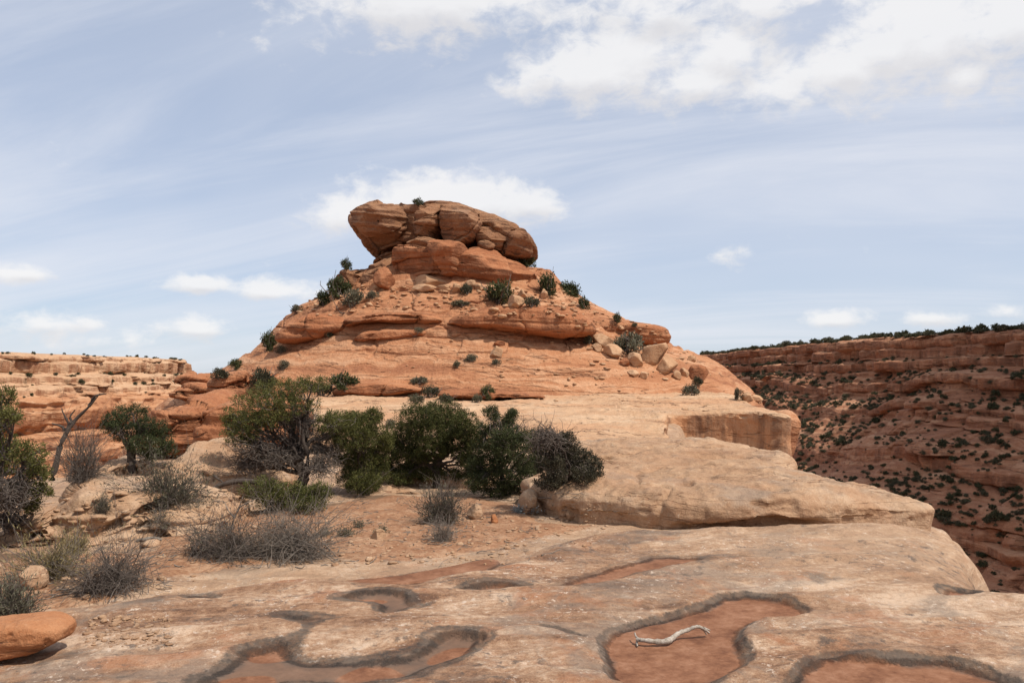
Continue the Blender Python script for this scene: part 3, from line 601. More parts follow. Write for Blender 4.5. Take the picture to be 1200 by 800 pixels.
def hit(px, py, obs, fallback=None):
    d_ = ray(px, py).normalized(); best = None
    for o in obs:
        ok, loc, nrm, _ = o.ray_cast(Vector((0, 0, EYE)), d_)
        if ok and (best is None or loc.y < best[0].y): best = (loc.copy(), nrm.copy())
    return best
def rock_part(name, outline, mat, b, front=None, Y=None, parent=None, dis=(0.3, 2.0), strata=0.12, sh=0.5, crack=0.12, cs=2.0, seed=1, res=(240, 130), p=0.42, q=0.55, lean=0.0, dip=0.05, fac=None, cuts=0, chk=2):
    """a solid ledge or block of the rock mass; front = photo pixel where its foot meets the rock behind"""
    if Y is None:
        h_ = hit(front[0], front[1], [butte, bench]); Y = (h_[0].y if h_ else YC) + b * 0.62
    V, Q = inflate(outline, Y, b, res[0], res[1], p, q, lean, chk)
    N = vnormals(V, Q)
    c = V.mean(0)
    if ((V - c) * N).sum() < 0: Q = Q[:, ::-1]
    if cuts:
        r = np.random.default_rng(seed + 70); c = V.mean(0); ex = np.abs(V - c).max(0); U = (V - c) / ex
        for k in range(cuts):
            nr = np.array([r.uniform(-.8, .8), -r.uniform(.5, 1), r.uniform(-.55, .75)]); nr /= np.linalg.norm(nr); pj = U @ nr; dd = np.max(pj) * r.uniform(.72, .9)
            e = pj - dd; w_ = .025; cut = np.where(e > -w_, np.where(e < w_, (e + w_) ** 2 / (4 * w_), e), 0); U = U - nr * (cut * .9)[:, None]
        V = c + U * ex
    if fac:
        N = vnormals(V, Q); V = V + N * facet(V, fac[0], fac[1], seed + 7, fac[2])[:, None]
    V = rockify(V, Q, dis[1], dis[0], strata, sh, crack, cs, seed, 5, dip)
    return obj(name, mesh_np(name, V, Q, mat), parent)
LEDGES = [
    ([(318, 402), (328, 382), (344, 371), (378, 366), (406, 373), (410, 384), (386, 394), (346, 404)], (352, 404), 3.6),
    ([(398, 384), (404, 370), (440, 362), (500, 363), (524, 372), (520, 381), (470, 383), (430, 380)], (455, 383), 3.6),
    ([(516, 381), (530, 366), (580, 358), (640, 360), (694, 369), (706, 386), (690, 398), (640, 395), (580, 386), (540, 384)], (600, 389), 4.2),
    ([(410, 402), (416, 390), (450, 384), (500, 388), (498, 394), (450, 400)], (440, 401), 1.8),
    ([(386, 462), (398, 450), (440, 445), (490, 449), (503, 459), (470, 464), (410, 464)], (440, 464), 3.0),
    ([(505, 464), (540, 456), (600, 457), (640, 462), (640, 469), (560, 469)], (570, 469), 2.0),
]
for i, (ol, fr, b) in enumerate(LEDGES):
    rock_part('ledge', ol, M_ledge if i < 4 else M_ledge, b, front=fr, parent=butte, dis=(0.22, 1.8), strata=.08, sh=.5, crack=.0, seed=100 + i, res=(420, 130), fac=(4, .16, 3.2))
rock_part('ledge', [(672, 392), (690, 372), (725, 374), (760, 379), (782, 383), (790, 393), (787, 404), (770, 408), (735, 402), (700, 402)], M_ledge, 5.0, Y=78.5, parent=butte, dis=(.2, 2.5), strata=.06, crack=.05, seed=120)
# lower left foot of the butte: stacked red beds
FOOT = [([(240, 446), (262, 439), (300, 436), (330, 440), (336, 452), (300, 462), (250, 464), (238, 456)], 66, 4), ([(246, 462), (290, 452), (330, 452), (345, 460), (320, 468), (255, 468)], 64, 3),
        ([(205, 447), (215, 440), (240, 439), (250, 446), (244, 455), (212, 455)], 72, 3), ([(197, 463), (205, 454), (238, 450), (246, 462), (238, 470), (204, 469)], 68, 3.2),
        ([(886, 492), (900, 484), (924, 478), (938, 484), (939, 505), (931, 532), (920, 560), (880, 560)], 51, 2.2)]
for i, (ol, Y, b) in enumerate(FOOT):
    rock_part('ledge', ol, M_ledge if i != 4 else M_butte, b, Y=Y, parent=butte, dis=(.25, 2.0), strata=.15 if i != 4 else .04, sh=.45, crack=.0, seed=130 + i, fac=(14, .28, 1.6) if i != 4 else None)
# caprock, two tiers
CAP_LO = [([(455, 293), (466, 285), (490, 284), (520, 283), (560, 290), (602, 301), (628, 315), (638, 330), (628, 341), (600, 336), (565, 329), (520, 325), (494, 323), (470, 331), (457, 322)], 78.6, 5.0, -.3, M_ledge, (5, .30, 3.0), .26, .36),
          ([(489, 292), (500, 284), (520, 283), (548, 288), (556, 304), (546, 322), (520, 325), (492, 321)], 76.0, 3.2, -.3, M_ledge, (4, .25, 2.4), .26, .36),
          ([(425, 318), (440, 305), (458, 298), (464, 316), (460, 332), (436, 336), (418, 332)], 79.5, 4.0, 0, M_cap, (5, .3, 2), .32, .5),
          ([(386, 340), (400, 320), (424, 312), (444, 318), (440, 336), (410, 348), (390, 350)], 80.5, 4.0, 0, M_cap, (6, .3, 2), .32, .5), ([(432, 312), (448, 296), (470, 290), (480, 300), (470, 316), (450, 322)], 81, 3.0, 0, M_cap, (5, .3, 2), .32, .5),
          ([(366, 362), (380, 346), (410, 340), (420, 348), (396, 362)], 79.0, 3.5, 0, M_cap, (5, .3, 2), .32, .5), ([(634, 340), (645, 330), (662, 336), (668, 348), (650, 352)], 80.0, 2.0, 0, M_cap, (4, .2, 2), .32, .5)]
CAP_UP = [([(404, 246), (409, 239), (420, 237), (452, 239), (463, 235), (478, 239), (495, 236), (509, 233), (524, 233), (545, 237), (565, 246), (588, 257), (610, 267), (624, 279), (629, 292), (622, 299), (604, 297), (588, 300), (560, 290), (515, 288), (478, 284), (452, 292), (440, 296), (430, 286), (420, 270), (409, 257)], 82.5, 5.0, -.1, M_cap, (9, .30, 3.2), .26, .42),
          ([(408, 249), (414, 244), (426, 242), (452, 243), (463, 240), (482, 246), (480, 264), (466, 281), (452, 291), (441, 295), (432, 286), (422, 272), (412, 259)], 80.2, 3.6, -.5, M_cap, (4, .22, 3.0), .24, .36),
          ([(481, 268), (482, 250), (494, 238), (510, 233), (520, 237), (518, 274), (502, 281), (485, 279)], 77.3, 3.0, -.25, M_cap, (4, .2, 2.4), .30, .42),
          ([(514, 276), (513, 246), (520, 234), (534, 235), (552, 240), (566, 252), (562, 272), (547, 284), (526, 285)], 77.0, 3.2, -.25, M_cap, (4, .25, 2.4), .30, .45),
          ([(552, 282), (556, 250), (572, 249), (592, 260), (612, 270), (623, 280), (627, 291), (620, 297), (600, 296), (586, 298), (566, 290)], 78.6, 3.6, .2, M_cap, (5, .25, 2.6), .30, .45),
          ([(474, 284), (480, 278), (512, 279), (520, 286), (506, 291), (480, 291)], 77.2, 3.0, 0, M_cap, None, .3, .5), ([(560, 286), (566, 281), (576, 283), (580, 290), (568, 292)], 76.2, 1.3, 0, M_cap, None, .3, .5)]
for i, (ol, Y, b, ln, mt, fc, p_, q_) in enumerate(CAP_LO + CAP_UP):
    rock_part('caprock', ol, mt, b, Y=Y, parent=butte, dis=(.26, 2.4), strata=.11, sh=.55, crack=.0, seed=150 + i, p=p_, q=q_, lean=ln, dip=.10, fac=fc, res=(380, 200), cuts=7, chk=1)

# ------------------------------------------------------------------ outcrops on the left, rooted in the ground
OUT = [([(30, 650), (42, 600), (80, 580), (130, 574), (190, 580), (250, 590), (276, 612), (260, 660), (50, 670)], 14.6, 1.5, M_slab, .1), ([(150, 600), (190, 560), (204, 530), (235, 521), (268, 528), (300, 545), (330, 590), (240, 610)], 19.5, 2.2, M_slab, .1),
       ([(60, 590), (76, 560), (110, 549), (160, 553), (200, 570), (210, 600), (100, 606)], 17.0, 1.6, M_slab, .2), ([(300, 600), (330, 570), (380, 556), (450, 552), (560, 556), (590, 575), (560, 600)], 21.0, 2.5, M_slab, .1),
       ([(160, 540), (176, 492), (200, 472), (240, 465), (258, 478), (262, 540)], 30.0, 3.0, M_ledge, .2), ([(-60, 690), (-40, 620), (0, 596), (40, 590), (66, 606), (70, 640), (40, 660)], 13.6, 1.1, M_slab, .2),
       ([(226, 540), (229, 492), (240, 474), (262, 467), (300, 465), (335, 470), (340, 540)], 28.0, 2.6, M_ledge, .1)]
for i, (ol, Y, b, mt, st) in enumerate(OUT):
    o = rock_part('rock_outcrop', ol, mt, b, Y=Y, dis=(.20, 1.0), strata=st * .7, sh=.25, crack=.08, cs=1.2, seed=200 + i, p=.5 if i < 6 else .28, q=.75 if i < 6 else .4, res=(340, 180), fac=(10, .16, 1.2)); struct(o)

# ------------------------------------------------------------------ far canyon walls
def wall(name, path, us, prof, nv, side, mat, amp, seed, wl=18.0, slope_soft=0.0, smooth=(), wav=0.0, js=5.0):
    pth = resample(chaikin(path, 3, False), 3000, False); S = np.r_[0, np.cumsum(np.linalg.norm(np.diff(pth, axis=0), axis=1))]
    s = us * S[-1]; px_ = np.interp(s, S, pth[:, 0]); py_ = np.interp(s, S, pth[:, 1])
    T = np.gradient(pth, axis=0); T = np.stack([np.convolve(np.pad(T[:, k], 60, mode='edge'), np.ones(121) / 121, 'valid') for k in (0, 1)], 1)
    tx = np.interp(s, S, T[:, 0]); ty = np.interp(s, S, T[:, 1]); L = np.hypot(tx, ty); nx, ny = side * ty / L, -side * tx / L
    pr = np.array(prof, float); pl = np.r_[0, np.cumsum(np.linalg.norm(np.diff(pr, axis=0), axis=1))]
    wt = np.r_[0, np.cumsum(np.linalg.norm(np.diff(pr, axis=0), axis=1) * np.where(pr[1:, 0] < -1, .05, 1.0))]
    q = np.linspace(0, wt[-1], nv); off = np.interp(q, wt, pr[:, 0]); z = np.interp(q, wt, pr[:, 1])
    n = len(us); OFF = np.broadcast_to(off, (n, nv)).copy(); Z = np.broadcast_to(z, (n, nv)).copy()
    A = np.broadcast_to(s[:, None], (n, nv))
    base = np.stack([A, OFF, Z], -1).reshape(-1, 3)
    act = sst(base[:, 1], -8, 0.5)
    und = wav * sst(base[:, 1], .5, 9) * fbm(np.c_[base[:, 0] / 38, base[:, 1] / 60, base[:, 2] * 0], 4, seed + 21)
    zq = base[:, 2] + 0.9 * fbm(base / np.array([30, 30, 9.0]), 3, seed)
    lid = np.floor(zq / 2.3 + .7 * n1(zq * .21, seed + 1)); f = zq / 2.3 + .7 * n1(zq * .21, seed + 1) - lid
    setb = fbm(np.c_[base[:, 0] / wl * 1.3, base[:, 1] * 0, lid * 7.31], 4, seed + 2)
    big = fbm(np.c_[base[:, 0] / (wl * 3.5), base[:, 1] / 60, base[:, 2] / 60], 3, seed + 3)
    blk = fbm(np.c_[base[:, 0] / 4.5, base[:, 1] / 9, lid * 3.7], 3, seed + 4)
    jc = np.floor(base[:, 0] / js + 9 * n1(lid * 3.3, seed + 9) + .4 * fbm(base / 4.0, 2, seed + 10)); jo = n1(jc * 7.7 + lid * 13.3, seed + 11)
    talusm = sst(fbm(np.c_[base[:, 0] / 26, base[:, 1] / 40, base[:, 2] / 12], 4, seed + 12), -.15, .25) * slope_soft * sst(base[:, 1], 4, 12)
    for z0_, z1_, k_ in smooth: talusm = np.maximum(talusm, k_ * sst(base[:, 2], z0_ - .5, z0_ + .3) * sst(base[:, 2], z1_ + .5, z1_ - .3))
    crk = vn(np.c_[base[:, 0] / 5.0, base[:, 1] * 0, lid * 2.9 + base[:, 2] * .05], seed + 5)
    rnd = np.sqrt(np.clip(1 - (1 - f * 1.05) ** 2, 0, 1)) * sst(1 - f, 0, .12)
    dd = act * (amp[0] * big + (1 - talusm) * (amp[1] * setb + amp[2] * blk + amp[5] * jo + amp[3] * (rnd - .6) - amp[4] * np.exp(-(crk / .07) ** 2)) + talusm * .8 * fbm(base / 4.0, 4, seed + 13) + .35 * fbm(base / 1.6, 3, seed + 6))
    OF = base[:, 1] + dd; ZZ = base[:, 2] + und + act * .5 * fbm(base / 5, 3, seed + 7) + (1 - act) * .5 * fbm(base / 12, 3, seed + 8)
    Xw = np.repeat(px_, nv) + np.repeat(nx, nv) * OF; Yw = np.repeat(py_, nv) + np.repeat(ny, nv) * OF
    V = np.stack([Xw, Yw, ZZ], 1); Q = grid(n, nv)
    N = vnormals(V, Q)
    if N[:, 2].mean() < 0: Q = Q[:, ::-1]; N = -N
    return struct(obj(name, mesh_np(name, V, Q, mat))), V, N, off
rp = [(130, 20), (104, 95), (90, 150), (86, 200), (81, 270), (78, 330), (82, 420), (125, 640), (240, 900)]
us = np.r_[np.linspace(0, .07, 40, endpoint=False), np.linspace(.07, .22, 430, endpoint=False), np.linspace(.22, .42, 300, endpoint=False), np.linspace(.42, 1, 100)]
RP = [(-260, 13.5), (-60, 12.5), (-4, 11.2), (0, 10.7), (.5, 9.6), (.9, 6.2), (3.4, 5.4), (4.0, 2.8), (7.5, 1.6), (8.2, -1.6), (13.5, -4), (14.3, -6.6), (24, -12), (25, -14.5), (36, -20.5), (37, -23), (50, -31), (60, -36), (80, -41)]
canyon_wall, Vr, Nr, off_r = wall('canyon_wall', rp, us, RP, 520, -1, M_canyon, (10.0, 2.6, 1.5, .9, 1.3, 1.8), 300, 15, .95, (), 5.0)
lp = [(-130, 40), (-96, 90), (-83, 135), (-78, 165), (-74.2, 188), (-76, 198), (-90, 210), (-150, 235)]
LP = [(-160, 8), (-30, 7.0), (-2, 6.2), (0, 5.9), (.7, 5.2), (1.0, 2.9), (3.2, 2.3), (3.6, 1.2), (5.4, .3), (5.8, -.6), (6.8, -1.0), (8.2, -2.2), (9.4, -3.6), (9.2, -5.6), (7.6, -6.5), (7.2, -6.9), (12, -7.2), (12.6, -9.4), (14.5, -9.9), (15, -12.8), (18, -13.6), (19, -19), (34, -28), (60, -41)]
mesa_wall, Vl, Nl, off_l = wall('mesa', lp, np.r_[np.linspace(0, .3, 60, endpoint=False), np.linspace(.3, .68, 520, endpoint=False), np.linspace(.68, 1, 80)], LP, 420, 1, M_mesa, (2.5, 1.4, 1.0, .8, .9, 1.5), 400, 8, 0, [(-6.0, -2.2, .85), (-9.3, -7.3, .6), (-40, -10, .3)], 0, 3.2)
bpy.context.view_layer.update()
#NEXT

# ------------------------------------------------------------------ vegetation builders
NEAR = [ground, lower_slab, upper_slab] + [o for o in COL.objects if o.name.startswith('rock_outcrop')]
def rel(V, B): return V - np.array(B)[None, :]
def curve_pts(a, b, n, bow, r, jit=0.0):
    a, b = np.array(a, float), np.array(b, float); L = np.linalg.norm(b - a)
    c = (a + b) / 2 + np.array(bow) * L
    t = np.linspace(0, 1, n)[:, None]; p = (1 - t) ** 2 * a + 2 * t * (1 - t) * c + t ** 2 * b
    w_ = np.cumsum(r.normal(size=(n, 3)), 0) * jit * L / n; w_ -= w_ * 0 + t * w_[-1]
    return p + w_
def tufts(C, Rd, n, per, L, Wd, r, up=.5, out=.7, spread=.05):
    """n tufts of `per` leaves in the ellipsoid C, Rd"""
    u = r.normal(size=(n, 3)); u /= np.linalg.norm(u, axis=1, keepdims=True)
    rad = r.uniform(0.10, 1.12, n) ** 0.5
    pos = C + u * rad[:, None] * Rd
    dr = u * out + np.array([0, 0, up]) + r.normal(size=(n, 3)) * .45
    pos = np.repeat(pos, per, 0) + r.normal(size=(n * per, 3)) * spread
    dr = np.repeat(dr, per, 0) + r.normal(size=(n * per, 3)) * .55
    return kites(pos, dr, L * r.uniform(.6, 1.3, n * per), Wd * r.uniform(.7, 1.3, n * per), r)

def ground_at(base, Y):
    if Y > 40: return Y, P(base[0], base[1], Y)
    h_ = hit(base[0], base[1], NEAR)
    return (h_[0].y, h_[0]) if h_ and h_[0].y < 60 else (Y, P(base[0], base[1], Y))
def tree(name, label, base, Y, fork, clumps, mat, seed, dead=(), trunk_r=.09, group='trees and large bushes on the dirt in front of the butte', leaf=(.036, .0075), dens=1.0, cat='tree', twigm=None, sub=14, cover=1.0):
    r = np.random.default_rng(seed); Y, B = ground_at(base, Y); root = thing(name, label, cat, B, group)
    k = Y / F; fk = np.array(P(fork[0], fork[1], Y)); Bn = np.array(B)
    tp = curve_pts(Bn - np.array([0, 0, .12]), fk, 10, r.normal(size=3) * .10, r, .5)
    trunk = [tubes(tp[None], np.linspace(trunk_r * 1.35, trunk_r * .8, 10)[None], 8)]
    leaves = []; twl = []; twr = []
    limbs = []
    for kind, cl in (('g', clumps), ('d', dead)):
        for (cx, cy, rx, ry) in cl:
            dy = r.uniform(-.55, .55) * min(1.0, rx * k * 2.0 + .25)
            C = np.array(P(cx, cy, Y + dy)); Rd = np.array([rx * k, max(rx, ry) * k * .95, ry * k])
            st = tp[r.integers(5, 10)]
            lp = curve_pts(st, C + np.array([0, 0, -.25 * Rd[2]]), 10, np.array([0, 0, .16]) + r.normal(size=3) * .10, r, .45); limbs.append(lp)
            trunk.append(tubes(lp[None], np.linspace(trunk_r * .50, trunk_r * .12, 10)[None], 5))
            ns = sub if kind == 'g' else sub * 5
            for q in range(ns):
                s0 = lp[r.integers(4, 10)]; u = r.normal(size=3); u /= np.linalg.norm(u); e0 = C + u * Rd * r.uniform(.5, 1.08)
                twl.append(curve_pts(s0, e0, 6, r.normal(size=3) * .16, r, .5)); twr.append(np.linspace(.011, .0035, 6) if kind == 'd' else np.linspace(.013, .005, 6))
                if kind == 'd':
                    for qq in range(3):
                        s1 = twl[-1 - qq][r.integers(2, 5)] if qq else twl[-1][r.integers(2, 5)]
                        twl.append(curve_pts(s1, s1 + r.normal(size=3) * .16 + (e0 - s0) * .25, 6, r.normal(size=3) * .2, r, .5)); twr.append(np.linspace(.006, .0025, 6))
            if kind == 'g':
                nt = int(dens * (rx * ry) * k * k * 820 + 20)
                leaves.append(tufts(C, Rd, nt, 30, leaf[0], leaf[1], r, spread=.030 * leaf[0] / .036))
    V, Q = merge(trunk); obj('trunk', mesh_np('trunk', rel(V, B), Q, M_bark), root)
    if twl:
        V, Q = tubes(np.array(twl), np.array(twr), 3); obj('twigs', mesh_np('twigs', rel(V, B), Q, twigm or (M_twigd if dead else M_bark)), root)
    if leaves:
        V, Q = merge(leaves); obj('crown', mesh_np('crown', rel(V, B), Q, mat, False), root)
    return root

def shrub(name, label, base, Y, wpx, hpx, seed, n=130, leaf=None, nl=0, tmat=None, cat='shrub', group='low shrubs growing in the dirt', lsize=(.035, .006), lean=(0, 0), thick=.006, sub=4, wild=.45, spread=.22):
    r = np.random.default_rng(seed); Y, B = ground_at(base, Y); k = Y / F
    root = thing(name, label, cat, B, group)
    R = np.array([wpx * k / 2, wpx * k / 2 * .85, hpx * k])
    an = r.uniform(0, 2 * math.pi, n); ph = np.arccos(r.uniform(0.0, 1, n) ** .8); rr = r.uniform(.35, 1.12, n) * (1 + .38 * np.sin(an * 2 + seed) * np.sin(ph) + .22 * np.sin(an * 3 + 2.1 * seed))
    e = np.stack([np.sin(ph) * np.cos(an) * R[0] + lean[0] * R[0], np.sin(ph) * np.sin(an) * R[1], np.cos(ph) * R[2] + .02], 1) * rr[:, None]
    s = r.normal(size=(n, 3)) * np.array([spread * R[0], spread * R[1], 0]); s[:, 2] = -.03
    t = np.linspace(0, 1, 7)[None, :, None]
    mid_ = (s + e) / 2 + np.array([0, 0, .22]) * R[2] * r.uniform(-.3, 1, (n, 1)) + r.normal(size=(n, 3)) * R.mean() * .10
    p = (1 - t) ** 2 * s[:, None] + 2 * t * (1 - t) * mid_[:, None] + t ** 2 * e[:, None]
    w_ = np.cumsum(r.normal(size=p.shape), 1) * R.mean() * .045 * wild / .45; p = p + w_ * t
    rad = np.linspace(1, .35, 7)[None] * thick * r.uniform(.5, 1.2, (n, 1))
    par = [tubes(p, rad, 3)]
    ends = [p[:, -1]]
    for q in range(sub):
        i = r.integers(2, 6, n); b0 = p[np.arange(n), i]; dirn = (p[:, -1] - p[:, 0]); L = np.linalg.norm(dirn, axis=1, keepdims=True)
        e2 = b0 + (dirn / L + r.normal(size=(n, 3)) * wild * 1.3) * L * r.uniform(.18, .42, (n, 1)); e2[:, 2] = np.maximum(e2[:, 2], .0)
        m2 = (b0 + e2) / 2 + r.normal(size=(n, 3)) * L * .05; t5 = np.linspace(0, 1, 5)[None, :, None]
        p2_ = (1 - t5) ** 2 * b0[:, None] + 2 * t5 * (1 - t5) * m2[:, None] + t5 ** 2 * e2[:, None]
        par.append(tubes(p2_, np.linspace(.55, .22, 5)[None] * thick * np.ones((n, 1)), 3)); ends.append(e2)
    V, Q = merge(par); obj('twigs', mesh_np('twigs', V, Q, tmat or M_twig), root)
    if leaf and nl:
        E = np.vstack(ends); i = r.integers(0, len(E), nl); C = E[i] * r.uniform(.55, 1.05, (nl, 1)) + r.normal(size=(nl, 3)) * .03
        V, Q = kites(C, E[i] / (np.linalg.norm(E[i], axis=1, keepdims=True) + 1e-6) + np.array([0, 0, .5]) + r.normal(size=(nl, 3)) * .6, lsize[0] * r.uniform(.6, 1.4, nl), lsize[1] * r.uniform(.7, 1.3, nl), r)
        obj('foliage', mesh_np('foliage', V, Q, leaf, False), root)
    return root

GR = [ground, lower_slab, upper_slab]
# ---- the trees and big bushes
tree('juniper_tree', 'gnarled half-dead juniper with twisted dark trunk and grey dead twigs in its middle', (350, 584), 16.4, (352, 535),
     [(330, 455, 34, 12), (366, 450, 22, 9), (303, 470, 28, 12), (280, 487, 20, 12), (345, 474, 30, 12), (318, 488, 22, 9), (395, 494, 24, 12), (385, 507, 18, 9), (282, 508, 20, 12), (300, 495, 24, 12), (272, 498, 12, 10), (340, 492, 20, 10)],
     M_juniper, 11, [(298, 520, 36, 26), (338, 508, 34, 22), (384, 522, 24, 18), (286, 542, 20, 14), (322, 538, 34, 16), (376, 546, 26, 14), (360, 490, 26, 14)], .105, dens=1.25, cover=1)
tree('juniper_tree', 'rounded olive-green juniper with two short trunks, in the middle of the row of bushes', (512, 562), 17.0, (512, 538),
     [(490, 488, 26, 16), (520, 484, 26, 14), (545, 500, 18, 18), (474, 508, 17, 16), (505, 508, 28, 18), (535, 520, 22, 18), (480, 533, 22, 13), (503, 528, 24, 13), (556, 522, 11, 18), (548, 538, 13, 9), (462, 520, 10, 14), (530, 503, 20, 14), (478, 549, 22, 10), (503, 554, 24, 9), (455, 540, 12, 14), (556, 548, 12, 14), (468, 560, 16, 8), (540, 556, 16, 8)], M_juniper, 12, (), .085, dens=2.1)
tree('dark_bush', 'dense dark green bush with one open leafy sprig rising from its top', (588, 580), 16.6, (588, 555),
     [(575, 484, 9, 8), (590, 494, 12, 6), (569, 503, 9, 8), (600, 486, 7, 6), (575, 520, 24, 12), (600, 525, 28, 16), (630, 516, 20, 14), (570, 545, 24, 16), (600, 550, 30, 18), (560, 566, 15, 10), (630, 545, 24, 20), (612, 570, 28, 9), (580, 572, 24, 10), (556, 552, 12, 16), (640, 566, 16, 10), (598, 510, 22, 10)], M_pinyon, 13, [(600, 505, 28, 18)], .05, dens=1.9, cat='bush')
tree('brown_bush', 'dense dark brown-green bush at the right end of the row, beside the pale ledge', (664, 566), 17.3, (664, 552),
     [(640, 522, 20, 12), (662, 526, 20, 14), (680, 540, 22, 18), (696, 550, 12, 14), (665, 550, 24, 16), (645, 550, 18, 18), (662, 513, 14, 7), (684, 556, 16, 10), (650, 566, 24, 9)], M_darkbush, 14, [(636, 512, 22, 14), (650, 530, 26, 18)], .045, dens=1.6, cat='bush', leaf=(.034, .0085))
tree('juniper_shrub', 'low spreading dark green juniper under the half-dead tree', (342, 598), 15.6, (342, 588),
     [(308, 573, 28, 13), (345, 580, 32, 15), (374, 577, 18, 11), (325, 590, 26, 9), (360, 592, 22, 8)], M_juniper, 15, (), .04, dens=1.6, cat='bush')
tree('pinyon_tree', 'small green pinyon in front of the far left cliff, with open dark limbs', (152, 550), 20.0, (153, 525),
     [(155, 482, 20, 8), (135, 492, 16, 8), (175, 498, 20, 10), (150, 505, 22, 11), (186, 512, 16, 10), (196, 526, 11, 9), (165, 520, 20, 9), (130, 500, 12, 6), (178, 532, 13, 7)], M_pinyon, 16, (), .07, dens=1.5)
tree('pinyon_tree', 'large green pinyon cut off by the left edge of the photo', (-14, 645), 13.6, (-12, 575),
     [(4, 464, 16, 10), (13, 486, 13, 8), (-2, 492, 16, 12), (4, 520, 22, 12), (34, 530, 20, 12), (20, 546, 32, 13), (45, 556, 14, 12), (50, 576, 9, 9), (28, 574, 22, 11), (36, 591, 10, 8), (-20, 535, 28, 28), (-30, 500, 24, 20)], M_juniper, 17, [(10, 575, 30, 20), (15, 610, 18, 14)], .09, dens=1.4)
tree('juniper_tree', 'dense dark green juniper reaching to the ground, crowding the right side of the half-dead one', (430, 580), 17.2, (428, 556),
     [(403, 494, 26, 13), (426, 498, 22, 15), (440, 526, 17, 20), (414, 514, 26, 15), (444, 553, 13, 17), (426, 565, 20, 13), (452, 515, 9, 16), (404, 532, 18, 15), (424, 540, 22, 16), (410, 560, 16, 12), (438, 486, 12, 8)], M_juniper, 19, (), .07, dens=2.2)
# snag
B = P(64, 560, 17.2); snag = thing('dead_tree', 'bare dark dead tree leaning right in front of the far left cliff', 'dead tree', B)
def px_tube(pts, Y, rad, k=16, sides=7, jit=.02, seed=0):
    r = np.random.default_rng(seed); a = np.array([P(x_, y_, Y) for x_, y_ in pts]); a = resample(chaikin(a, 2, False), k, False)
    a[:, 1] += np.cumsum(r.normal(size=k)) * jit
    return tubes(a[None], np.interp(np.linspace(0, 1, k), np.linspace(0, 1, len(rad)), rad)[None] * r.uniform(.85, 1.15, (1, k)), sides)
V, Q = px_tube([(60, 562), (68, 538), (70, 524), (80, 508), (86, 494), (99, 482), (108, 474), (119, 461)], 17.2, [.065, .055, .045, .028, .010], seed=3); obj('trunk', mesh_np('trunk', rel(V, B), Q, M_bark), snag)
for q, pts in enumerate([[(76, 512), (80, 500), (76, 490), (72, 478)], [(78, 506), (70, 498), (61, 496)], [(80, 502), (86, 494), (84, 486), (90, 480)], [(104, 476), (112, 463), (125, 461)]]):
    V, Q = px_tube(pts, 17.2, [.04, .025, .01], 10, 5, seed=20 + q); obj('branch', mesh_np('branch', rel(V, B), Q, M_bark), snag)
# ---- shrubs
shrub('bare_shrub', 'grey leafless shrub below the leaning dead tree', (97, 562), 17.6, 70, 62, 31, 240, tmat=M_twigd)
shrub('sagebrush', 'large round grey-green shrub between the left outcrops', (196, 594), 15.8, 96, 56, 32, 170, M_sage, 5200, M_twigd, lsize=(.05, .007))
shrub('bare_shrub', 'tangled grey leafless shrub with two tall bare branches, left half of the front tangle', (268, 652), 11.3, 88, 46, 33, 190, M_sage, 900, M_twigd, thick=.006, spread=.55, wild=.85, lean=(-.15, 0))
shrub('bare_shrub', 'tangled pale grey leafless shrub, right half of the front tangle', (336, 650), 11.5, 90, 44, 34, 240, None, 0, M_twig, thick=.0065, spread=.60, wild=.9, lean=(.15, 0))
shrub('sagebrush', 'round dark grey-green shrub in front of the olive juniper', (517, 612), 14.0, 66, 46, 35, 220, M_sage, 2600, M_twigd, lsize=(.045, .006))
shrub('bare_shrub', 'small bleached bare shrub at the foot of the round grey-green one', (520, 634), 12.4, 56, 28, 36, 110, None, 0, M_twig, thick=.005)
shrub('bare_shrub', 'dark tangled leafless shrub at the edge of the slickrock, front left', (126, 690), 9.5, 92, 48, 37, 190, None, 0, M_twigd, thick=.0055, spread=.5, wild=.85, lean=(.25, 0))
shrub('rabbitbrush', 'dry yellowish shrub left of the dark tangled one', (62, 676), 10.2, 92, 44, 38, 120, M_straw, 2600, M_twig, lsize=(.07, .004))
shrub('rabbitbrush', 'small straw-coloured tuft in front of the pale left outcrop', (88, 650), 11.5, 34, 26, 39, 60, M_straw, 1200, M_twig, lsize=(.07, .004))
shrub('sagebrush', 'grey-green shrub behind the red boulder at the left edge', (12, 724), 8.5, 74, 46, 40, 140, M_sage, 3000, M_twigd, lsize=(.045, .005))
shrub('sagebrush', 'small round grey shrub on the pale left outcrop', (120, 600), 14.0, 28, 20, 41, 80, M_sage, 700, M_twig, thick=.004)
shrub('sagebrush', 'small flat grey shrub right of the pale left outcrop', (189, 618), 13.4, 40, 20, 42, 90, M_sage, 500, M_twig, thick=.004)
shrub('bare_shrub', 'spindly bare twigs standing alone left of the front tangle', (229, 650), 11.4, 36, 50, 43, 22, None, 0, M_twigd, thick=.007, sub=3)
shrub('green_tuft', 'tiny green tuft in the dirt, leftmost of the row of four', (380, 628), 12.8, 16, 6, 44, 30, M_sage, 300, M_twig, group='green tufts in the dirt', thick=.003, cat='grass tuft')
shrub('green_tuft', 'widest green tuft in the dirt right of the half-dead tree', (405, 628), 12.7, 26, 8, 45, 40, M_sage, 500, M_twig, group='green tufts in the dirt', thick=.003, cat='grass tuft')
shrub('green_tuft', 'tiny green tuft nearest the small pale stone in the dirt', (447, 624), 13.0, 12, 6, 46, 25, M_sage, 240, M_twig, group='green tufts in the dirt', thick=.003, cat='grass tuft')
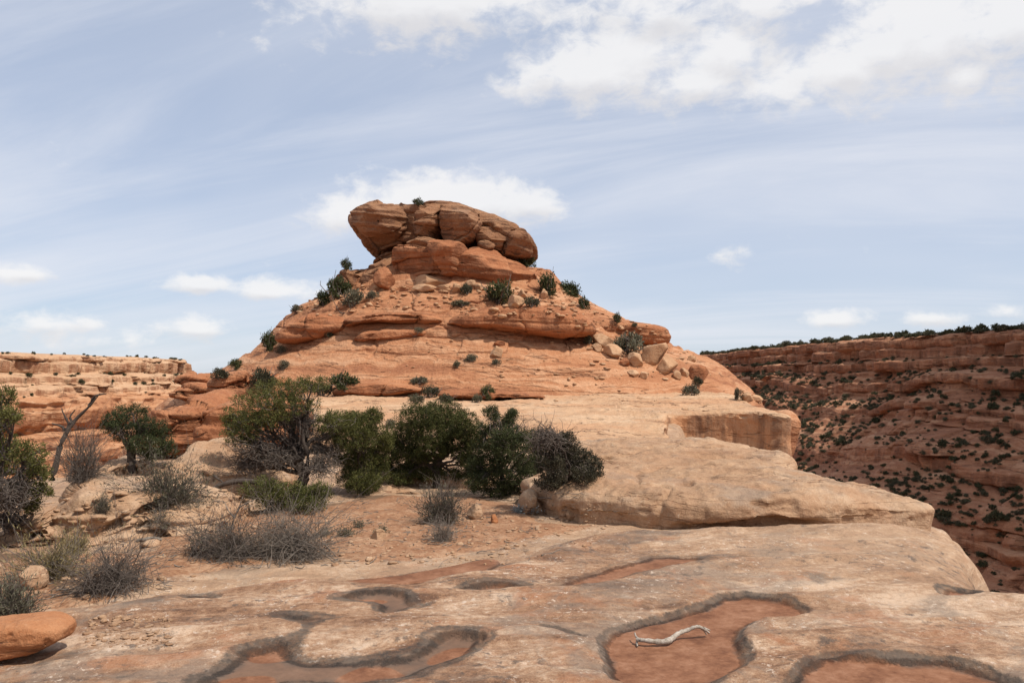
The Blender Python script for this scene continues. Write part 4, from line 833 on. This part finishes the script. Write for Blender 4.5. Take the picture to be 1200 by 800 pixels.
shrub('green_tuft', 'pale green tuft in the dirt behind the widest one', (421, 618), 13.4, 12, 6, 461, 25, M_sage, 240, M_twig, group='green tufts in the dirt', thick=.003, cat='grass tuft')
shrub('blue_plant', 'small pale blue-grey plant beside the left end of the pale ledge', (612, 601), 14.7, 26, 9, 47, 60, M_blue, 900, M_twig, thick=.003, cat='plant', lsize=(.03, .008))
# tall bare branches of the front tangle
def branch(label, pts, Y, rad, mat, seed, name='dead_branch', sides=7, extra=(), cat='dead branch', jit=.02, k=18):
    Y, B = ground_at(pts[0], Y) if Y < 14 else (Y, P(pts[0][0], pts[0][1], Y)); parts_ = [px_tube(pts, Y, rad, k, sides, jit, seed)]
    for j, e in enumerate(extra): parts_.append(px_tube(e, Y, [rad[0] * .55, rad[-1] * .6], 9, 5, jit, seed + j + 1))
    V, Q = merge(parts_); o = obj(name, mesh_np(name, rel(V, B), Q, mat), None, B); return tag(o, label, cat)
branch('tall pale bare branch forking up from the front tangle', [(268, 645), (270, 622), (276, 605), (282, 590), (285, 580)], 11.4, [.022, .016, .006], M_twig, 51, extra=[[(275, 606), (266, 596), (262, 586)], [(280, 594), (292, 588), (300, 584)]])
branch('thick dark fallen limb lying left of the half-dead tree', [(243, 576), (258, 568), (278, 563), (300, 564), (330, 574)], 15.6, [.03, .05, .05, .04], M_bark, 52, extra=[[(262, 566), (256, 560), (250, 558)]])
branch('weathered curled branch lying in the dirt by the pale left outcrop', [(160, 634), (170, 631), (184, 632), (194, 638), (193, 645)], 11.9, [.03, .035, .025], M_twig, 53, extra=[[(166, 638), (180, 637), (190, 643)], [(172, 632), (180, 629), (190, 632)]])
# the bleached stick on the mud
B = G(748, 752, -.05)
pts = [(746, 749, 0.035), (757, 750, .045), (772, 752, .025), (784, 751, .03), (795, 741, .055), (806, 738, .07), (816, 733, .11), (823, 735, .09), (831, 741, .03)]
a = np.array([G(x_, y_ + 0, z_ - .05) for x_, y_, z_ in pts]); a = resample(chaikin(a, 2, False), 40, False); r = np.random.default_rng(5)
V1 = tubes(a[None], (np.interp(np.linspace(0, 1, 40), [0, .15, .4, .7, .9, 1], [.016, .024, .025, .018, .016, .009]) * r.uniform(.82, 1.18, 40))[None], 10)
ex = []
for e in [[(748, 749, .03), (746, 752, .01), (747, 757, -.0)], [(750, 750, .04), (745, 745, .05), (744, 741, .06)], [(818, 733, .11), (825, 738, .05), (828, 743, .0)], [(824, 735, .09), (832, 738, .05)]]:
    ea = resample(np.array([G(x_, y_, z_ - .05) for x_, y_, z_ in e]), 8, False); ex.append(tubes(ea[None], np.linspace(.013, .006, 8)[None], 6))
V, Q = merge([V1] + ex)
tag(obj('driftwood_stick', mesh_np('driftwood_stick', rel(V, B), Q, M_drift), None, B), 'bleached crooked stick lying on the dried mud of a pothole', 'stick')

# ------------------------------------------------------------------ boulders
def boulder(label, box, obs=None, Y=None, mat=None, seed=0, depth=None, n=26, facets=14, group=None, tilt_=0.0, amp=.10, name='boulder', sink=.22):
    x0, y0, x1, y1 = box; cx, cy = (x0 + x1) / 2, (y0 + y1) / 2
    if Y is None:
        h_ = hit(cx, y1, obs); Y = h_[0].y + (x1 - x0) / 2 * h_[0].y / F * .25
    elif Y > 8:
        h_ = hit(cx, y1 - 1, NEAR); Y = h_[0].y + (x1 - x0) / 2 * h_[0].y / F * .3
    w_ = (x1 - x0) / 2 * Y / F; hh = (y1 - y0) / 2 * Y / F
    V, Q = boulder_np((w_, depth if depth else (w_ + hh) / 2 * 1.1, hh * (1 + sink)), seed, n, facets, .06 if facets > 3 else .14, amp)
    if tilt_:
        c_, s_ = math.cos(tilt_), math.sin(tilt_); V = np.c_[V[:, 0] * c_ + V[:, 2] * s_, V[:, 1], -V[:, 0] * s_ + V[:, 2] * c_]
    N = vnormals(V, Q)
    if (V * N).sum() < 0: Q = Q[:, ::-1]
    c = P(cx, cy + (y1 - y0) * sink / 2, Y); c0 = Vector((c.x, c.y, c.z - hh))
    V[:, 2] += hh
    return tag(obj(name, mesh_np(name, V, Q, mat or M_boul), None, c0), label, 'boulder', group)
V, Q = inflate([(-50, 732), (0, 726), (36, 722), (62, 724), (76, 731), (79, 741), (70, 752), (46, 761), (16, 768), (-20, 774), (-60, 772), (-66, 744)], 7.4, .26, 160, 80, .42, .6, comp=.05)
N = vnormals(V, Q); Q = Q if ((V - V.mean(0)) * N).sum() > 0 else Q[:, ::-1]
V = rockify(V, Q, .5, .025, .012, .06, .0, 1, 61, 5); V = V + vnormals(V, Q) * (.006 * fbm(V / .05, 3, 62) - .02 * sst(vn(V / .09, 63), .6, .9))[:, None]
c0 = np.array([V[:, 0].mean(), V[:, 1].mean(), V[:, 2].min()])
tag(obj('boulder', mesh_np('boulder', V - c0, Q, M_redb), None, Vector(c0)), 'long flat-topped red boulder cut off by the left edge, resting on the slickrock', 'boulder')
boulder('pale knobbly boulder on the dirt behind the red boulder', (16, 661, 56, 690), None, 9.9, M_slab, 62, None, 36, 10)
boulder('pale rounded boulder at the left edge of the photo, in dry brush', (-22, 655, 14, 690), None, 10.2, M_slab, 63, None, 36, 8)
boulder('rounded pale boulder right of the round grey-green shrub', (546, 590, 566, 609), None, 14.1, M_slab, 64, None, 32, 7)
boulder('small pale stone alone in the dirt below the half-dead tree', (434, 619, 452, 632), None, 12.6, M_slab, 65, None, 26, 7)
boulder('upright tan boulder leaning on the left end of the pale ledge', (607, 573, 634, 603), None, 14.6, M_slab, 66, None, 36, 7)
boulder('small split stone in the dirt under the front of the pale ledge', (661, 596, 678, 609), None, 13.9, M_slab, 67, None, 26, 9)
boulder('small upright stone right of the rounded pale boulder', (574, 602, 584, 613), None, 13.8, M_redb, 68, None, 22, 9)
BT = [butte, bench] + list(butte.children)
talus = 'loose boulders on the ledges of the butte'
for i, (bx_, lab, mt, tl) in enumerate([
    ((437, 313, 467, 340), 'upright brown block at the left foot of the caprock', M_ledge, 0), ((481, 322, 529, 337), 'wide flat buff slab boulder under the middle of the caprock', M_boul, 0), ((482, 332, 514, 342), 'flat buff boulder under the wide slab boulder', M_boul, 0),
    ((513, 332, 528, 341), 'small buff stone at the right end of the wide slab boulder', M_boul, 0), ((528, 331, 542, 343), 'buff stone left of the shrub under the caprock', M_boul, .2), ((545, 326, 558, 336), 'small buff stone above the shrub under the caprock', M_boul, .3),
    ((556, 331, 568, 341), 'tilted small stone between two shrubs under the caprock', M_boul, .3), ((585, 342, 597, 354), 'pale angular boulder below the large shrub under the caprock', M_boul, 0), ((595, 345, 615, 360), 'largest pale boulder below the right end of the caprock', M_boul, .2),
    ((605, 338, 618, 350), 'pale boulder behind the largest one below the caprock', M_boul, .3), ((633, 338, 642, 350), 'small pale stone by the tall shrub on the right shoulder of the butte', M_boul, 0), ((573, 405, 592, 419), 'lone buff boulder in the middle of the smooth slope', M_boul, -.4),
    ((577, 399, 592, 405), 'thin flat stone above the lone boulder on the smooth slope', M_ledge, 0), ((691, 391, 719, 405), 'flat buff slab at the top left of the boulder cluster', M_boul, .15), ((693, 402, 707, 411), 'small slab at the lower left of the boulder cluster', M_boul, .3),
    ((706, 403, 731, 419), 'sloping buff slab below the shrub in the boulder cluster', M_boul, .35), ((734, 413, 757, 429), 'long slanting slab left of the biggest boulder in the cluster', M_boul, .45), ((751, 396, 781, 426), 'biggest buff boulder of the cluster on the right slope', M_boul, .2),
    ((772, 416, 792, 437), 'split tan boulder right of the biggest one in the cluster', M_boul, .6), ((725, 419, 738, 429), 'dark little stone below the boulder cluster', M_ledge, 0), ((735, 433, 749, 441), 'flat pale stone alone below the boulder cluster', M_boul, 0),
    ((748, 435, 759, 443), 'smaller pale stone beside the flat one below the cluster', M_boul, .3), ((787, 434, 799, 444), 'pale pebble heaped under the split boulder', M_boul, .5), ((795, 431, 808, 440), 'pale stone between the split boulder and the round red one', M_boul, .3),
    ((806, 421, 829, 445), 'rounded red-brown boulder with a pale top at the right of the slope', M_ledge, .5), ((805, 416, 816, 423), 'small stone on top behind the rounded red-brown boulder', M_boul, 0), ((868, 459, 882, 470), 'stone at the right edge of the pale bench top', M_boul, 0),
    ((880, 462, 894, 471), 'lower stone at the right edge of the pale bench top', M_boul, .2)]):
    boulder(lab, bx_, BT, None, mt, 500 + i, None, 26, 13, talus, tl)

# ------------------------------------------------------------------ shrubs on the butte and the bench
def far_bush(seed, n=900, trunk=False, flat=.8, size=.15):
    r = np.random.default_rng(seed); Vs = []
    nc = 9
    for q in range(nc):
        u = r.normal(size=3); u[2] = abs(u[2]) * .8; u /= np.linalg.norm(u); c = u * np.array([.58, .58, .75 * flat]) + np.array([0, 0, .12]); rd = np.array([.42, .42, .30]) * r.uniform(.6, 1.15)
        Vs.append(tufts(c, rd, n // nc // 3, 3, size, size * .24, r, spread=.05))
    V, Q = merge(Vs); V[:, 2] = np.maximum(V[:, 2], -.05)
    stems = []
    for q in range(7):
        e = r.normal(size=3) * np.array([.5, .5, .2]) + np.array([0, 0, .7]); stems.append(curve_pts((0, 0, -.08), e, 6, r.normal(size=3) * .15, r, .4))
    sV, sQ = tubes(np.array(stems), np.linspace(.05, .015, 6)[None] * np.ones((7, 1)), 3)
    return V, Q, sV, sQ
BUSH = []
for q in range(6):
    mt = [M_pinyon, M_sage, M_far, M_pinyon, M_far, M_sage][q]
    V, Q, sV, sQ = far_bush(700 + q, 1500)
    BUSH.append((mesh_np('foliage', V, Q, mt, False), mesh_np('stems', sV, sQ, M_twigd)))
def butte_shrub(label, box, kind, obs=BT, name='shrub', cat='shrub', group='shrubs on the ledges of the butte'):
    x0, y0, x1, y1 = box; cx = (x0 + x1) / 2
    h_ = None
    for yb in range(int(y1), int(y1) + 30, 2):
        h_ = hit(cx, yb, obs)
        if h_: break
    Y = h_[0].y + .3; B = h_[0]; wm = (x1 - x0) / 2 * Y / F * 1.05; hm = (y1 - y0) * Y / F
    o = thing(name, label, cat, B, group); o.scale = (wm, (wm + hm) / 2, hm * .92); o.rotation_euler = (0, 0, random.uniform(-.6, .6))
    f_, s_ = BUSH[kind]; obj('foliage', f_, o); obj('stems', s_, o); return o
for lab, bx_, kd in [
    ('tiny dark shrub on the very top of the caprock', (483, 231, 499, 241), 0), ('round green shrub in the notch at the right end of the caprock', (605, 293, 630, 313), 0), ('large dark shrub under the right half of the caprock', (568, 325, 611, 356), 0),
    ('shrub hanging below the large dark one under the caprock', (574, 340, 592, 356), 2), ('round shrub between buff stones under the caprock', (539, 330, 557, 345), 2), ('flat dark shrub alone on the upper slope below the caprock', (527, 350, 555, 360), 2), ('olive shrub beside the largest pale boulder below the caprock', (613, 345, 634, 360), 2),
    ('tall dark shrub on the right shoulder below the caprock', (631, 316, 657, 346), 0), ('small shrub at the end of the trees on the right shoulder', (678, 345, 691, 362), 0), ('small dark shrub on the left skyline under the overhang', (399, 299, 414, 314), 0),
    ('large dark green shrub on the left skyline', (384, 320, 412, 349), 0), ('large grey shrub on the left upper slope', (398, 337, 430, 359), 1), ('dark shrub lower on the left skyline', (370, 338, 388, 358), 3), ('grey shrub on the upper edge of the left ledge', (340, 356, 356, 366), 1),
    ('small grey shrub under the left end of the red ledge', (482, 383, 499, 391), 1), ('grey shrub above the little ledge on the smooth slope', (543, 414, 562, 424), 1), ('small green shrub left of the grey one on the smooth slope', (531, 421, 542, 431), 2),
    ('tiny shrub right of the grey one on the smooth slope', (576, 420, 588, 427), 1), ('dark green shrub on the skyline left of the red ledge', (306, 385, 327, 411), 0), ('grey shrub below the skyline one left of the red ledge', (322, 404, 338, 414), 1), ('low dark shrub at the far left foot of the butte', (245, 430, 271, 443), 4),
    ('upright shrub on the lower left skyline', (270, 419, 283, 433), 3), ('wide dark shrub among the stacked red beds', (290, 429, 327, 455), 4), ('grey shrub above the wide dark one among the stacked beds', (324, 421, 341, 433), 1), ('bright green juniper at the left end of the low red ledge', (384, 434, 425, 456), 0),
    ('grey-green shrub below the bright green juniper', (364, 446, 392, 464), 2), ('small shrub on the right skyline of the butte', (718, 365, 730, 378), 0), ('tiny flat shrub on the right skyline', (740, 377, 750, 383), 2), ('large grey-green shrub amid the boulder cluster', (716, 383, 754, 414), 5),
    ('small shrub at the left end of the boulder cluster', (684, 391, 698, 403), 2), ('grey shrub below the round red-brown boulder', (800, 447, 821, 463), 5), ('small shrub above the grey one near the right end of the bench', (810, 440, 826, 451), 4), ('thin upright shrub at the right edge of the pale bench', (861, 453, 869, 469), 1),
    ('grey shrub at the left end of the row along the bench', (478, 460, 498, 473), 2), ('olive shrub second in the row along the bench', (494, 449, 516, 466), 2), ('low dark shrub third in the row along the bench', (511, 460, 537, 472), 4), ('grey shrub fourth in the row along the bench', (536, 456, 553, 468), 1),
    ('pale green shrub fifth in the row along the bench', (553, 460, 567, 472), 2), ('round green shrub at the right end of the row along the bench', (563, 449, 583, 467), 0), ('grey-green shrub above the row along the bench', (480, 439, 503, 450), 5), ('tiny grey shrub alone on the pale bench', (595, 477, 607, 487), 1),
    ('grey shrub on the pale bench behind the olive juniper', (449, 490, 466, 502), 1), ('dark shrub tucked in the left fringe of the red ledge', (375, 384, 392, 395), 4), ('grey twiggy shrub at the left foot of the brown block', (428, 340, 446, 350), 1)]:
    butte_shrub(lab, bx_, kd)
tree('juniper_tree', 'small open-branched juniper standing on the right skyline of the butte', (665, 357), 79.0, (665, 348), [(662, 336, 7, 4), (670, 340, 7, 4), (658, 343, 5, 4), (672, 346, 5, 3), (664, 346, 7, 3)], M_pinyon, 18, (), .16, 'shrubs on the ledges of the butte', (.22, .045), .035, sub=5)

# ------------------------------------------------------------------ an unseen cumulus added out of frame to shade the canyon wall
M_cloud, t_, b_ = mat_new('cloud_white'); b_.inputs['Base Color'].default_value = (.9, .9, .9, 1); b_.inputs['Roughness'].default_value = 1
parts_ = []
for k, (gx, gy, gz, rr_) in enumerate([(60, 95, -16, 17), (78, 120, -8, 20), (88, 150, 0, 22), (70, 150, -12, 18), (66, 118, -18, 12), (100, 120, 6, 22), (104, 165, 8, 22), (80, 90, -6, 14)]):
    c = np.array([gx, gy, gz]) + np.array(SUN) * 420; V, Q = boulder_np((1, 1, .6), 990 + k, 24, 0, .1, .0)
    V = V * (1 + .35 * fbm(V * 2.2 + k * 5, 5, 980 + k))[:, None] * rr_ + c; parts_.append((V, Q))
V, Q = merge(parts_); cl = tag(obj('shade_cloud', mesh_np('shade_cloud', V, Q, M_cloud)), 'unseen white cumulus added to shade the right canyon wall', 'cloud'); cl['kind'] = 'stuff'

# ------------------------------------------------------------------ scrub on the canyon walls
bpy.context.view_layer.update()
def project(V):
    y_ = V[:, 1] * math.cos(PITCH) + (V[:, 2] - EYE) * math.sin(PITCH); z_ = -V[:, 1] * math.sin(PITCH) + (V[:, 2] - EYE) * math.cos(PITCH)
    return CX + F * V[:, 0] / y_, CY - F * z_ / y_, y_
occl = [ground, lower_slab, upper_slab, bench, butte] + list(butte.children)
def visible(v):
    d_ = Vector(v) - Vector((0, 0, EYE)); L = d_.length; d_.normalize()
    return not any((lambda h: h[0] and (h[1] - Vector((0, 0, EYE))).length < L - 1)(o.ray_cast(Vector((0, 0, EYE)), d_)) for o in occl)
SMALL = []
for q in range(5):
    V, Q, sV, sQ = far_bush(800 + q, 420, size=.30); SMALL.append((V, Q, mesh_np('scrub_bush', V, Q, M_far if q % 2 else M_far2, False)))
def scatter(V, N, offs, want, rngs, zmin, seed, lo, hi, smin, smax, dens=None):
    r = np.random.default_rng(seed); nv = len(offs); offv = np.tile(offs, len(V) // nv)
    px_, py_, dep = project(V)
    ok = (px_ > rngs[0]) & (px_ < rngs[1]) & (py_ > rngs[2]) & (py_ < rngs[3]) & (N[:, 2] > zmin) & (offv > lo) & (offv < hi) & (dep > 5)
    idx = np.nonzero(ok)[0]
    area = dep[idx] ** 1.2
    wgt = area * (np.clip(fbm(V[idx] / 22, 4, seed) * 1.3 + .40, .06, 1) if dens is None else dens(V[idx], px_[idx], py_[idx]))
    pick = []; used = set()
    for i in r.choice(idx, size=min(len(idx), want * 7), replace=False, p=wgt / wgt.sum()):
        key = tuple(np.floor(V[i] / .9).astype(int))
        if key in used: continue
        used.add(key)
        if visible(V[i] + np.array([0, 0, .8])): pick.append(i)
        if len(pick) >= want: break
    return [(V[i], r.uniform(smin, smax) * (1.5 if r.random() < .12 else 1)) for i in pick]
def put(plist, name, label, cat, group, r):
    for v, s_ in plist:
        o = tag(obj(name, SMALL[r.integers(0, 5)][2], None, Vector(v)), label, cat, group)
        o.scale = (s_, s_, s_ * r.uniform(.8, 1.25)); o.rotation_euler = (0, 0, r.uniform(0, 6.28))
def lump(plist, name, label, cat, r):
    Vs = []
    for v, s_ in plist:
        V, Q, _ = SMALL[r.integers(0, 5)]; c, s = math.cos(v[0] * 7), math.sin(v[0] * 7); Vs.append((np.c_[V[:, 0] * c - V[:, 1] * s, V[:, 0] * s + V[:, 1] * c, V[:, 2]] * s_ + np.array(v), Q))
    V, Q = merge(Vs); o = tag(obj(name, mesh_np(name, V, Q, M_far, False)), label, cat); o['kind'] = 'stuff'
rg = np.random.default_rng(99)
sl = scatter(Vr, Nr, off_r, 1700, (825, 1230, 395, 700), .35, 21, 1.5, 60, .17, .70)
sl.sort(key=lambda t: t[0][1] / t[1])
put(sl[:290], 'canyon_shrub', 'dark green shrub dotted on the shaded slope of the right canyon wall', 'shrub', 'shrubs on the right canyon slope', rg)
lump(sl[290:], 'scrub', 'smaller dark scrub scattered over the right canyon slope', 'scrub', rg)
rim = scatter(Vr, Nr, off_r, 620, (822, 1230, 370, 440), .2, 22, -16, -.3, .45, 1.05, lambda V, a, b: 1 / (1 + 0 * a))
rim.sort(key=lambda t: t[0][1] / t[1])
put(rim[:150], 'rim_juniper', 'small dark juniper in the line along the right canyon rim', 'juniper', 'junipers along the right canyon rim', rg)
lump(rim[150:], 'treeline', 'distant line of dark junipers on the far end of the right canyon rim', 'treeline', rg)
ml = scatter(Vl, Nl, off_l, 34, (-10, 216, 380, 436), .2, 23, -14, -.6, .22, .50, lambda V, a, b: 1 / (1 + 0 * a))
put(ml, 'rim_juniper', 'small dark juniper on the rim of the sunlit far left cliff', 'juniper', 'junipers on the left cliff rim', rg)
ms = scatter(Vl, Nl, off_l, 40, (-10, 216, 425, 475), .3, 24, .6, 7, .22, .55, lambda V, a, b: 1 / (1 + 0 * a))
put(ms, 'cliff_shrub', 'grey-green shrub on a ledge of the sunlit far left cliff', 'shrub', 'shrubs on the ledges of the left cliff', rg)

# ------------------------------------------------------------------ loose rubble
def rubble(name, label, spots, obs, mat, seed):
    r = np.random.default_rng(seed); Vs = []
    base = [boulder_np((1, 1, .55), 900 + q, 7, 8, .1, .05) for q in range(6)]
    for (x0, y0, x1, y1, n, smin, smax) in spots:
        for _ in range(n):
            a_, b_ = r.uniform(x0, x1), r.uniform(y0, y1); h_ = hit(a_, b_, obs)
            if not h_: continue
            s_ = smin * (smax / smin) ** (r.random() ** 2.2); V, Q = base[r.integers(0, 6)]; an = r.uniform(0, 6.28); c, s = math.cos(an), math.sin(an)
            V = np.c_[V[:, 0] * c - V[:, 1] * s * r.uniform(.5, 1), V[:, 0] * s + V[:, 1] * c, V[:, 2] * r.uniform(.35, 1.1)] * s_
            Vs.append((V + np.array(h_[0]) + np.array([0, 0, s_ * .15]), Q))
    V, Q = merge(Vs); N = vnormals(V, Q)
    o = tag(obj(name, mesh_np(name, V, Q, mat, False)), label, 'rubble'); o['kind'] = 'stuff'
rubble('rubble', 'loose chips and pebbles strewn over the dirt and the flaking slickrock', [(360, 600, 700, 640, 260, .012, .06), (380, 632, 600, 662, 170, .012, .07), (60, 600, 260, 690, 130, .012, .07), (100, 722, 200, 758, 170, .010, .05), (590, 590, 720, 622, 70, .012, .06), (30, 640, 140, 700, 70, .01, .06)], GR, M_slab, 31)
rubble('talus', 'broken stones on the ledges below the caprock', [(395, 335, 530, 362, 150, .08, .45), (530, 338, 690, 372, 170, .08, .45), (640, 350, 760, 385, 110, .07, .35), (690, 385, 830, 445, 110, .07, .35), (330, 350, 420, 372, 40, .08, .4), (440, 395, 640, 450, 50, .06, .22), (640, 400, 860, 470, 60, .07, .28), (860, 455, 895, 472, 20, .08, .3)], BT, M_boul, 32)

r = np.random.default_rng(77); tw = []; tr_ = []
for (x0, y0, x1, y1, n) in [(225, 610, 400, 665, 130), (60, 640, 210, 700, 90), (470, 590, 570, 640, 80), (280, 585, 470, 615, 110), (540, 575, 690, 600, 60), (130, 575, 260, 640, 80), (380, 612, 640, 660, 90)]:
    for _ in range(n):
        h_ = hit(r.uniform(x0, x1), r.uniform(y0, y1), NEAR)
        if not h_ or h_[0].y > 30: continue
        p0 = np.array(h_[0]) + np.array([0, 0, .008]); an = r.uniform(0, 6.28); L = r.uniform(.05, .30) * (1 if r.random() < .9 else 2)
        p1 = p0 + np.array([math.cos(an), math.sin(an), r.uniform(-.02, .12)]) * L; tw.append(curve_pts(p0, p1, 6, r.normal(size=3) * np.array([.15, .15, .03]), r, .3)); tr_.append(np.linspace(.006, .002, 6) * r.uniform(.6, 1.6))
V, Q = tubes(np.array(tw), np.array(tr_), 4); o = tag(obj('litter', mesh_np('litter', V, Q, M_twig)), 'dead twigs scattered on the dirt under and around the bushes', 'litter'); o['kind'] = 'stuff'
rubble('rubble', 'broken slabs and stones among the pale outcrops on the left', [(50, 575, 280, 640, 90, .03, .16), (0, 640, 120, 700, 50, .02, .09), (215, 560, 300, 620, 30, .03, .14)], NEAR, M_slab, 33)
